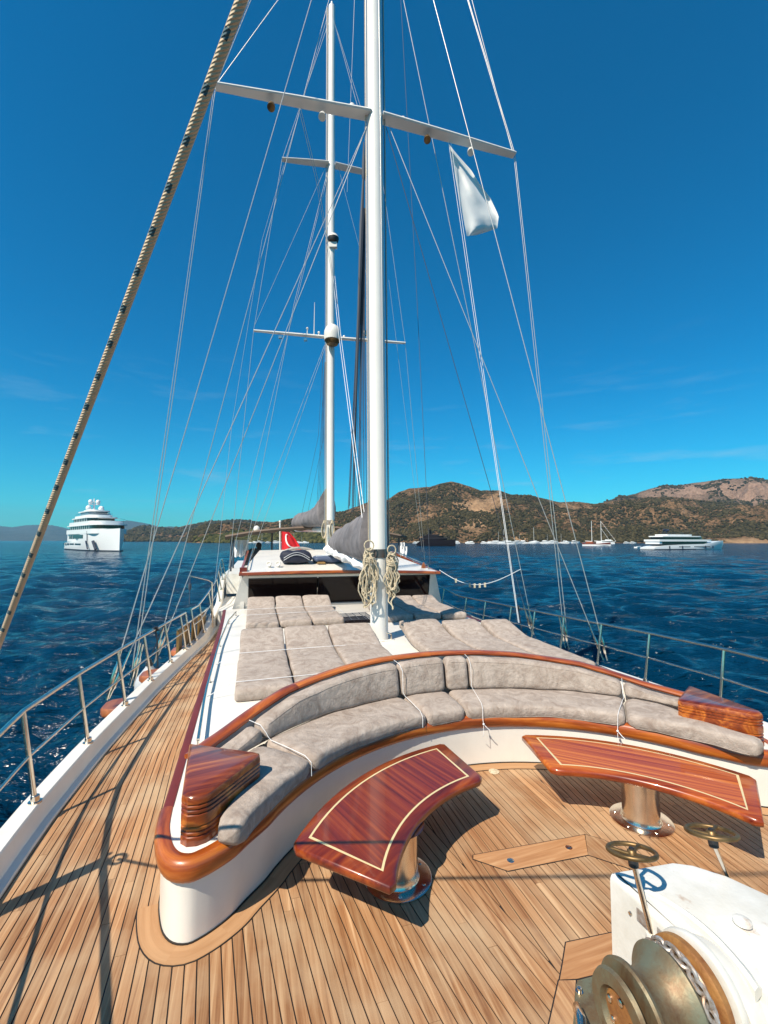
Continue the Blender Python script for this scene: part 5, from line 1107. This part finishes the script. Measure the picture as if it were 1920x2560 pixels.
for l, a, w_, h, lb in ((-1.75, 13.0, .32, .50, 'dark chair back standing near the seated person on the aft deck'), (.9, 13.6, .45, .42, 'dark cushioned chair on the aft deck right of the red flag'), (-.6, 14.2, .4, .4, 'dark low table behind the wheelhouse roof arch'), (1.8, 13.4, .4, .35, 'dark seat at the right side of the aft deck')):
    t = empty('deck_chair', W(l, a, 1.05), lb, 'chair', 'dark furniture on the aft deck')
    m = MB(); m.prism(lambda x, y, z: W(l+x, a+z, 1.05+y), [(-w_, .2), (w_, .2), (w_*.9, h+.1), (w_*.3, h+.2), (-w_*.3, h+.2), (-w_*.9, h+.1)], [(0, .02), (.03, 0), (.09, .02)]); m.build('chair_back', M['black'], t, smooth=False)
    m = MB(); m.box(W, l-w_, l+w_, a-.4, a, 1.24, 1.3); m.build('chair_seat', M['black'], t, smooth=False)
    for sx in (-1, 1):
        for ay in (-.36, .0):
            m = MB(); m.tube([W(l+sx*w_*.85, a+ay, 1.05), W(l+sx*w_*.85, a+ay, 1.25)], .02, 6); m.build('leg', M['black'], t)
# ensign
RED = mat('red_bunting', (.62, .012, .02), .7, bump=.3, bscale=5); WHT = mat('white_bunting', (.82, .80, .78), .7)
EY = 17.6
en = empty('ensign_flag', gy((700, 1385), EY), 'red flag with white crescent drooping from its white staff over the aft deck', 'flag')
m = MB(); m.tube([gy((700, 1392), EY), gy((700, 1304), EY)], .03, 8); m.ball(gy((700, 1304), EY), .05, 8, 6); m.build('flag_staff', M['gel'], en)
def ef(u_, v):
    hx, hy = 704, 1318+(1378-1318)*v; ex = interp(v, [(0, 712), (.25, 726), (.45, 738), (.7, 748), (1, 757)]); ey = interp(v, [(0, 1321), (.25, 1334), (.5, 1350), (.75, 1366), (1, 1384)])
    return gy((hx+(ex-hx)*u_, hy+(ey-hy)*u_), EY+.10*math.sin(u_*8+v*2)*u_+.05*math.sin(u_*15)*u_)
flagmesh(ef, 30, 20).build('flag_cloth', RED, en, ang=180)
def cres(t, o):   # crescent between two arcs, in flag coordinates
    a = R(60)+t*R(265)
    co = (.53+.27*math.cos(a), .54+.27*math.sin(a)); ci = (.60+.235*math.cos(a), .54+.235*math.sin(a)); k = math.sin(math.pi*t)**.4; ci = (co[0]+(ci[0]-co[0])*k, co[1]+(ci[1]-co[1])*k)
    return co if o == 0 else ci
rows = []
for i in range(33):
    q0, q1 = cres(i/32, 0), cres(i/32, 1); rows.append([ef(max(.02, min(.98, q0[0]*(1-f)+q1[0]*f)), q0[1]*(1-f)+q1[1]*f)-Vector((0, .03, 0)) for f in (0, .33, .66, 1)])
MB().grid(rows).build('crescent', WHT, en, ang=180)
# towels
def towel(cx0, cx1, y0, y1, Y, lb):
    def f(u_, v):
        x = cx0+(cx1-cx0)*u_; y = y0+(y1-y0)*v+1.5*math.sin(u_*9)*v; return gy((x, y), Y+.06*math.sin(u_*11+v*2)+.03*math.sin(v*7))
    o = flagmesh(f, 14, 12); o2 = o.build('towel', M['white_cloth'], base=f(0, 0), ang=180); tag(o2, lb, 'towel', 'white towels drying under the awning')
towel(586, 604, 1350, 1392, 14.6, 'bright white towel hanging at the left awning corner'); towel(601, 621, 1350, 1390, 14.9, 'greyer towel hanging just right of the bright one at left awning corner')
towel(1000, 1012, 1356, 1386, 14.6, 'grey towel hanging at the right awning corner'); towel(1004, 1018, 1366, 1393, 14.2, 'crumpled white towel on the right rail under the awning')
m = MB(); m.tube([gy((582, 1346), 14.7), gy((624, 1349), 14.9)], .01, 6); tag(m.build('towel_line', M['wire_dark'], base=gy((582, 1346), 14.7)), 'short line under the left awning edge holding the towels', 'line')
# seated person: one skinned body
def person():
    Y = 14.9; s = gy((648, 1420), Y); Xd = Vector((1, 0, 0)); Z = Vector((0, 0, 1)); B = s+Vector((0, 0, -.0)); hd = gy((647, 1371), Y)
    hip = Vector((hd.x-.06, Y, hd.z-.72)); pts = [hip, hip+Vector((.0, 0, .2)), hip+Vector((.02, 0, .42)), hip+Vector((.06, 0, .56)), Vector((hd.x, Y, hd.z-.02)), Vector((hd.x+.02, Y-.01, hd.z+.08))]
    rad = [.16, .13, .16, .06, .085, .08]; ed = [(0, 1), (1, 2), (2, 3), (3, 4), (4, 5)]
    for sy in (-1, 1):
        i = len(pts); sh = pts[2]+Vector((.02, sy*.17, .02)); el = sh+Vector((.10, sy*.04, -.26)); ha = el+Vector((.20, -sy*.10, .16)); pts += [sh, el, ha, ha+Vector((.05, -sy*.02, .05))]; rad += [.065, .05, .036, .04]; ed += [(2, i), (i, i+1), (i+1, i+2), (i+2, i+3)]
        i = len(pts); th = hip+Vector((.06, sy*.11, -.02)); kn = hip+Vector((.44, sy*.13, .03)); an = kn+Vector((.02, 0, -.42)); pts += [th, kn, an, an+Vector((.14, 0, -.03))]; rad += [.10, .07, .045, .045]; ed += [(0, i), (i, i+1), (i+1, i+2), (i+2, i+3)]
    me = bpy.data.meshes.new('person'); me.from_pydata([tuple(p-hip) for p in pts], ed, []); o = bpy.data.objects.new('person', me); sc.collection.objects.link(o); o.location = hip
    sk = o.modifiers.new('skin', 'SKIN'); 
    if not me.skin_vertices: pass
    for i, r_ in enumerate(rad): me.skin_vertices[0].data[i].radius = (r_, r_)
    me.skin_vertices[0].data[0].use_root = True
    ss = o.modifiers.new('sub', 'SUBSURF'); ss.levels = 1; ss.render_levels = 1
    me.materials.append(mat('dark_clothes', (.018, .016, .020), .8)); tag(o, 'person in dark clothes sitting left on the aft deck, looking down at the hands', 'person')
    hm_ = MB(); hm_.ball(pts[5]-hip*0+Vector((-.02, 0, .03)), .095, 12, 8); hh = hm_.build('hair', mat('hair', (.02, .012, .008), .7)); 
    hh.parent = o; hh.location = tuple(-Vector(hip)+Vector(hh.location)); 
try:
    person()
except Exception as ex:
    print('person failed', ex)

# ================================================================== OTHER BOATS
def frame(org, heading):
    hx = Vector(heading).normalized(); hx.z = 0; sx = Vector((hx.y, -hx.x, 0))
    return lambda x, y, z: Vector((org[0], org[1], SEA))+hx*x+sx*y+Vector((0, 0, z))
YW = mat('yacht_white', (.80, .80, .79), .3, coat=.2); YG = mat('yacht_glass', (.015, .013, .016), .08); YB = mat('yacht_boot_top', (.02, .03, .06), .4)
def hull(Fm, L, B, zs, n=24, stem=.0, x0=0, flare=.25, full=.62):
    """x 0 stern .. L bow; zs(x/L) -> deck height"""
    rings = []
    for i in range(n+1):
        t = i/n; x = x0+L*t; hb_ = B*(1-max(0, (t-full)/(1-full))**2.2)*(.90+.10*min(1, t*4)); hb_ = max(hb_, .06); z = zs(t); wl_ = hb_*(1-flare*max(0, (t-.5)*2)**1.5); xs = x-stem*max(0, t-.8)*5
        rings.append([Fm(xs, -wl_*.9, -.8), Fm(xs, -wl_, .3), Fm(x, -hb_, z*.6), Fm(x, -hb_, z), Fm(x, -hb_+min(.2, hb_*.5), z), Fm(x, hb_-min(.2, hb_*.5), z), Fm(x, hb_, z), Fm(x, hb_, z*.6), Fm(xs, wl_, .3), Fm(xs, wl_*.9, -.8)])
    return MB().sweep(rings)
def tier(Fm, x0, x1, b, z0, z1, rb=.6, rf=2.0, lean=0.0):
    P = []
    for k in range(9): a = math.pi/2*k/8; P.append((x1-rf+rf*math.sin(a), -b+b*(1-math.cos(a))*.9))
    P = [(x0, -b), (x1-rf, -b)]+[(x1-rf+rf*math.sin(math.pi/2*k/8), -b*(.25+.75*math.cos(math.pi/2*k/8))) for k in range(1, 9)]
    P = P+[(x, -y) for x, y in reversed(P)]
    return MB().prism(Fm, P, [(z0, 0), (z1, lean)])
# big superyacht on the left, bow towards us
sy = empty('motor_yacht', (-88, 148, SEA), 'large white multi deck superyacht anchored on the left, bow towards us', 'yacht')
Fm = frame((-125, 184), (.712, -.703, 0)); LQ = 56
hull(Fm, LQ, 5.4, lambda t: interp(t, [(0, 2.6), (.42, 3.3), (.46, 3.6), (.52, 6.6), (.8, 7.0), (1, 7.5)]), 40, flare=.35, full=.60).build('hull', YW, sy, ang=30)
hull(Fm, LQ, 5.46, lambda t: .38, 30, flare=.33, full=.60).build('boot_stripe', YB, sy)
tier(Fm, -3.2, 1, 4.4, .3, .75, rf=1).build('swim_platform', YW, sy, ang=30)
for x0, x1, b, z0, z1, nm, gl_ in ((5, 33, 4.9, 3.1, 5.9, 'main_deck_house', 0), (8, 36, 4.95, 4.2, 5.6, 'main_deck_windows', 1), (6, 48, 5.45, 5.9, 7.5, 'upper_bulwark', 0), (9, 47, 5.0, 7.6, 8.9, 'upper_deck_windows', 1), (7, 48.5, 5.5, 8.75, 9.1, 'upper_overhang', 0), (9, 45, 5.2, 9.1, 10.3, 'bridge_bulwark', 0),
                                  (12, 37, 4.4, 10.3, 11.6, 'bridge_windows', 1), (11, 39, 4.8, 11.5, 11.85, 'bridge_overhang', 0), (13, 35, 4.2, 11.85, 12.7, 'sun_deck_bulwark', 0), (17, 31, 3.2, 12.7, 14.0, 'top_windows', 2), (15, 33.5, 3.6, 14.0, 14.35, 'top_roof', 0), (19, 28, 2.6, 14.35, 14.9, 'mast_base', 0)):
    tier(Fm, x0, x1, b, z0, z1, rf=min(6, (x1-x0)*.3)).build(nm, [YW, YG, mat('screen_glass', (.16, .22, .28), .2)][gl_], sy, ang=30)
for z0_, z1_, b_, xa, xb, st in ((7.6, 8.75, 5.03, 11, 42, 3.1), (10.35, 11.5, 4.43, 14, 34, 2.6), (4.2, 5.6, 4.98, 10, 34, 4)):
    x = xa
    while x < xb:
        for sd in (-1, 1):
            m = MB(); m.box(Fm, x, x+.22, sd*b_-.05, sd*b_+.05, z0_, z1_); m.build('window_post', YW, sy, smooth=False)
        x += st
for x0, x1 in ((1.5, 3), (4.2, 6.2), (7.5, 11), (12.5, 19.5), (21, 30)):
    m = MB(); m.box(Fm, x0, x1, 5.36, 5.44, 1.9, 2.5); m.build('hull_window', YG, sy, smooth=False)
m = MB(); m.box(Fm, 20, 33, 5.38, 5.5, 4.3, 5.6); m.build('hull_window', YG, sy, smooth=False)
m = MB(); m.tube([Fm(39, 5.35, 1.2), Fm(38.5, 5.43, 6.8)], .12, 6); m.tube([Fm(46, 4.3, .6), Fm(44.5, 4.9, 3.4)], .5, 6); m.tube([Fm(40, 5.4, .7), Fm(37.6, 5.5, 3.4)], .22, 6); m.build('anchor_pocket', YB, sy)
for (x, y, z, r_) in ((23, 2.0, 15.6, .95), (24, -1.9, 15.5, .95), (22, 1.2, 18.1, .8), (22, -1.2, 18.1, .8), (30, -3.0, 12.9, .7)):
    m = MB(); m.ball(Fm(x, y, z), r_, 14, 10, 1.1); m.lathe(Fm(x, y, z), (0, 0, 1), [(-1.3*r_, r_*.6), (-.8*r_, r_*.75)], 12); m.build('satellite_dome', YW, sy)
m = MB(); m.tube([Fm(22, 0, 14.5), Fm(21.6, 0, 19.4)], [.45, .15], 8); m.tube([Fm(22, -1.9, 17.1), Fm(22, 1.9, 17.1)], .16, 6); m.build('radar_mast', YW, sy)
for z, b, x0, x1 in ((10.65, 5.1, 34, 46), (13.0, 4.2, 14, 34)):
    m = MB(); m.tube([Fm(x0, b, z+.3), Fm(x1-3, b*.97, z+.3), Fm(x1, b*.5, z+.3), Fm(x1, -b*.5, z+.3), Fm(x1-3, -b*.97, z+.3)], .05, 5); m.build('deck_rail', M['steel'], sy)
# white yacht on the right, side on
ry = empty('motor_yacht', gz((1715, 1374), SEA), 'long low white motor yacht lying side on at the right below the hills', 'yacht')
cR = gz((1618, 1374.5), SEA); cR2 = gz((1812, 1372.5), SEA); hd = cR2-cR; LR = hd.length*.98; Fr = frame((cR.x, cR.y), hd)
hull(Fr, LR, 3.4, lambda t: interp(t, [(0, .9), (.12, 1.7), (.3, 1.95), (.62, 2.15), (.85, 3.2), (1, 3.5)]), 34, flare=.5, full=.6, stem=1.2).build('hull', YW, ry, ang=30)
hull(Fr, LR*.9, 3.46, lambda t: .25, 24, flare=.4, full=.6).build('boot_stripe', YB, ry)
k_ = LR/31
for x0, x1, b, z0, z1, nm, g in ((3.0, 22.5, 3.1, 1.9, 3.2, 'saloon_windows', 1), (1.8, 24, 3.35, 3.2, 3.95, 'upper_deck_edge', 0), (4, 20.5, 2.7, 4.0, 5.0, 'wheelhouse_windows', 1), (3.4, 20, 3.0, 4.95, 5.35, 'wheelhouse_roof', 0), (5.5, 16.5, 2.6, 5.35, 5.95, 'flybridge_coaming', 0), (6, 13, 2.3, 6.5, 6.65, 'hard_top', 1)):
    tier(Fr, x0*k_, x1*k_, b, z0, z1, rf=3.2*k_).build(nm, YG if g else YW, ry, ang=30)
tier(Fr, 2*k_, 6*k_, 3.0, 2.2, 3.3, rf=1).build('aft_bulkhead', YW, ry, ang=30)
for x0, x1 in ((8.6, 9), (14.8, 15.1)):
    m = MB(); m.box(Fr, x0*k_, x1*k_+.2, -3.0, 3.0, 2.2, 3.3); m.build('window_pillar', YW, ry, smooth=False)
for x0, x1 in ((9, 13.5), (15, 21.5)):
    m = MB(); m.box(Fr, x0*k_, x1*k_, 3.36, 3.45, 1.0, 1.25); m.build('hull_window', YG, ry, smooth=False)
for x in (5.2, 10.2, 19.5, 22.5):
    m = MB(); m.lathe(Fr(x*k_, 3.65, .9), (0, 0, 1), [(-.5, .05), (-.4, .22), (.5, .22), (.6, .05)], 8); m.build('fender', YB, ry)
m = MB(); m.tube([Fr(7.5*k_, 0, 6.6), Fr(7.5*k_, 0, 8.2)], .25, 6); m.tube([Fr(7.5*k_, -1.2, 7.4), Fr(7.5*k_, 1.2, 7.4)], .3, 6); m.ball(Fr(8.3*k_, 0, 7.6), .45, 8, 6); m.ball(Fr(6.7*k_, 0, 7.8), .4, 8, 6); m.build('radar_mast', YB, ry)
for x in (7, 12):
    m = MB(); m.tube([Fr(x*k_, 2.2, 5.9), Fr(x*k_, 2.2, 6.5)], .08, 5); m.tube([Fr(x*k_, -2.2, 5.9), Fr(x*k_, -2.2, 6.5)], .08, 5); m.build('hard_top_post', YB, ry)
# black yacht
bk = empty('motor_yacht', gz((1097, 1366), SEA), 'black motor yacht with stepped dark decks anchored just right of the mast', 'yacht')
b0, b1 = gz((1049, 1364.5), SEA), gz((1139, 1365.5), SEA); LB = (b1-b0).length; Fb = frame((b0.x, b0.y), b1-b0); BKM = mat('black_hull', (.010, .006, .008), .5, spec=.15); BG = mat('grey_deck', (.05, .042, .046), .5, spec=.2)
hull(Fb, LB, 3.4, lambda t: interp(t, [(0, 1.6), (.1, 3.0), (.55, 4.1), (1, 4.0)]), 26, flare=.3, full=.7).build('hull', BKM, bk, ang=30)
k_ = LB/28
for x0, x1, b, z0, z1, nm, m_ in ((2, 21, 3.2, 3.4, 5.0, 'lower_house', BKM), (1.5, 23, 3.4, 4.9, 5.3, 'lower_roof', BG), (4.5, 18.5, 2.7, 5.3, 6.3, 'upper_house', BKM), (4, 19.5, 2.9, 6.3, 6.6, 'upper_roof', BG), (7, 15, 2.0, 6.6, 7.3, 'sun_deck', BKM), (6.5, 15.5, 2.2, 7.3, 7.5, 'sun_roof', BG)):
    tier(Fb, x0*k_, x1*k_, b, z0, z1, rf=3*k_).build(nm, m_, bk, ang=30)
m = MB(); m.tube([Fb(9*k_, 0, 7.4), Fb(9*k_, 0, 11)], [.7, .2], 8); m.tube([Fb(9*k_, -1.2, 9), Fb(9*k_, 1.2, 9)], .35, 6); m.ball(Fb(9*k_, .8, 10), .7, 8, 6); m.build('radar_mast', BKM, bk)
# two masted wooden boat
gu = empty('sailing_boat', gz((1492, 1365), SEA), 'two masted sailing boat with reddish brown hull moored in front of the marina', 'sailing boat')
g0, g1 = gz((1458, 1364.5), SEA), gz((1527, 1365), SEA); LG = (g1-g0).length; Fg = frame((g0.x, g0.y), g1-g0)
hull(Fg, LG, 2.4, lambda t: interp(t, [(0, 2.2), (.15, 1.6), (.6, 1.5), (1, 2.4)]), 24, flare=.4, full=.55, stem=.8).build('hull', mat('red_brown_hull', (.16, .04, .03), .4, coat=.3), gu, ang=40)
hull(Fg, LG, 2.44, lambda t: interp(t, [(0, .9), (1, 1.0)]), 20, flare=.4, full=.55).build('white_strake', YW, gu, ang=40)
tier(Fg, LG*.12, LG*.4, 1.6, 1.6, 2.8, rf=1).build('deck_house', mat('varnished_house', (.30, .08, .03), .4), gu, ang=30)
tier(Fg, LG*.5, LG*.75, 1.3, 1.5, 2.2, rf=1).build('deck_house', YW, gu, ang=30)
for t_, h in ((.33, 16.5), (.67, 16.3)):
    m = MB(); m.tube([Fg(LG*t_, 0, 1.5), Fg(LG*t_, 0, h)], [.20, .13], 8); m.build('mast', YW, gu)
    m = MB(); m.tube([Fg(LG*t_, 0, 2.9), Fg(LG*(t_-.25), 0, 3.2)], .22, 6); m.build('furled_sail', YW, gu)
m = MB(); m.tube([Fg(LG*.67, 0, 16), Fg(LG*1.18, 0, 3.2)], .07, 5); m.tube([Fg(LG*.67, 0, 11.5), Fg(LG*1.0, 0, 2.5)], .07, 5); m.tube([Fg(LG*.98, 0, 2.3), Fg(LG*1.18, 0, 3.1)], .12, 5); m.build('stay', YW, gu)
# dinghy
di = empty('dinghy', gz((1595, 1370), SEA), 'small white dinghy floating left of the long white yacht', 'dinghy'); d0, d1 = gz((1589, 1370), SEA), gz((1602, 1369), SEA); Fd = frame((d0.x, d0.y), d1-d0)
hull(Fd, (d1-d0).length, .8, lambda t: .55+.25*t, 10, flare=.2).build('hull', YW, di, ang=40); m = MB(); m.box(Fd, .2, .5, -.2, .2, .5, 1.0); m.build('outboard_motor', YB, di, smooth=False)
# marina boats: two prototypes, copied
def small_motor():
    t = empty('moored_boat', (0, 0, 0), 'x', 'boat'); Fq = lambda x, y, z: Vector((x, y, z))
    hull(Fq, 14, 2.1, lambda q: 1.4+.9*q, 12, flare=.35, full=.55).build('hull', YW, t, ang=40); tier(Fq, 2, 9.5, 1.7, 1.5, 2.4, rf=2.5).build('cabin_windows', YG, t, ang=30)
    tier(Fq, 1.5, 10, 1.85, 2.4, 3.0, rf=3).build('cabin_roof', YW, t, ang=30); tier(Fq, 2.5, 7, 1.4, 3.0, 3.7, rf=1.5).build('flybridge', YW, t, ang=30); return t
def small_sail():
    t = empty('moored_boat', (0, 0, 0), 'x', 'boat'); Fq = lambda x, y, z: Vector((x, y, z))
    hull(Fq, 12, 1.8, lambda q: 1.2+.4*q, 12, flare=.35, full=.5).build('hull', YW, t, ang=40); tier(Fq, 3, 8, 1.1, 1.2, 1.9, rf=2).build('coachroof', YW, t, ang=30)
    m = MB(); m.tube([Fq(6.5, 0, 1.2), Fq(6.5, 0, 15)], .11, 6); m.build('mast', YW, t); m = MB(); m.tube([Fq(6.4, 0, 2.6), Fq(1.8, 0, 2.7)], .22, 6); m.build('furled_sail', YB, t); return t
ROW = []
PM, PS = small_motor(), small_sail(); protos = {'m': [PM, 0], 's': [PS, 0]}
def moor(px, kind, sc_, rot, label, grp, yy=1357.5):
    p = protos[kind]; o = p[0] if p[1] == 0 else copy_tree(p[0]); p[1] += 1
    P = gz((px, yy), SEA); o.location = P; o.rotation_euler = (0, 0, rot); o.scale = (sc_,)*3; o['label'] = label; o['group'] = grp; ROW.append((px, kind, o, grp)); o['category'] = 'sailing boat' if kind == 's' else 'motor boat'
GM = 'white boats moored in a row along the wooded shore'
LBm = 'white motor boat moored in the long row below the hills right of mast'; LBs = 'white sailing yacht moored in the row below the hills right of the mast'
for i, px in enumerate(np.linspace(1150, 1430, 34)):
    if px < 1230 and i % 2: continue
    k = 's' if i % 6 == 1 else 'm'; moor(px+random.uniform(-3, 3), k, random.uniform(.5, 1.0) if k == 'm' else random.uniform(.7, 1.0), random.uniform(-.5, .5)+(math.pi if random.random() < .4 else 0), LBs if k == 's' else LBm, GM, 1358.4+random.uniform(-.5, .6))
moor(1245, 's', 1.0, .2, 'sailing yacht with tall mast left of the rigging below the tan cliff', GM, 1360); moor(1318, 's', 1.25, .1, 'taller sailing yacht at the start of the crowded mooring row', GM, 1358.8); moor(1535, 'm', 1.2, 3.0, 'white motor boat just right of the red brown two master', GM, 1360)
moor(1262, 'm', .9, .1, 'white motor boat left of the right hand shrouds, nearest of the row', GM, 1360.5)
for px in (1560, 1576, 1032, 1040): moor(px, 'm', .6, .2, 'small white boat half hidden at the end of the mooring row', GM, 1358.4)
LBa = 'small white boat seen through the gap under the aft awning'
for i, px in enumerate(list(np.linspace(622, 800, 22))+[585, 900]):
    k = 's' if i % 3 == 0 else 'm'; moor(px+random.uniform(-3, 3), k, random.uniform(.6, .95), random.uniform(-.5, .5), LBa, 'boats seen beneath the aft awning', 1357.2+random.uniform(-.3, .6))
moor(366, 'm', 1.5, .1, 'small white motor yacht far off right of the superyacht', 'distant boats off the brown headland', 1353); moor(440, 'm', 1.9, .1, 'larger white motor yacht far off near the left shrouds', 'distant boats off the brown headland', 1353.2); moor(474, 's', 1.2, .3, 'tiny sailing boat at the end of the wooded spit', 'distant boats off the brown headland', 1353.5); moor(86, 'm', .9, .3, 'tiny white boat on the horizon left of the superyacht', 'distant boats off the brown headland', 1352.6)
ORD = 'first second third fourth fifth sixth seventh eighth ninth tenth eleventh twelfth thirteenth fourteenth fifteenth sixteenth seventeenth eighteenth nineteenth twentieth twenty-first twenty-second twenty-third twenty-fourth twenty-fifth twenty-sixth'.split()
for kd, base_lab, fmt in (('m', LBm, '%s white motor boat from the left in the crowded shore row'), ('s', LBs, '%s sailing yacht from the left within the crowded shore row')):
    for i, r in enumerate(sorted([r for r in ROW if r[1] == kd and r[2]['label'] == base_lab], key=lambda r: r[0])): r[2]['label'] = fmt % ORD[i]
for i, r in enumerate(sorted([r for r in ROW if 'half hidden' in r[2]['label']], key=lambda r: r[0])): r[2]['label'] = ['small white boat just left of the black motor yacht', 'small white boat touching the left end of the black yacht', 'small white boat right of the red brown two master', 'small white boat between the two master and the dinghy'][i]
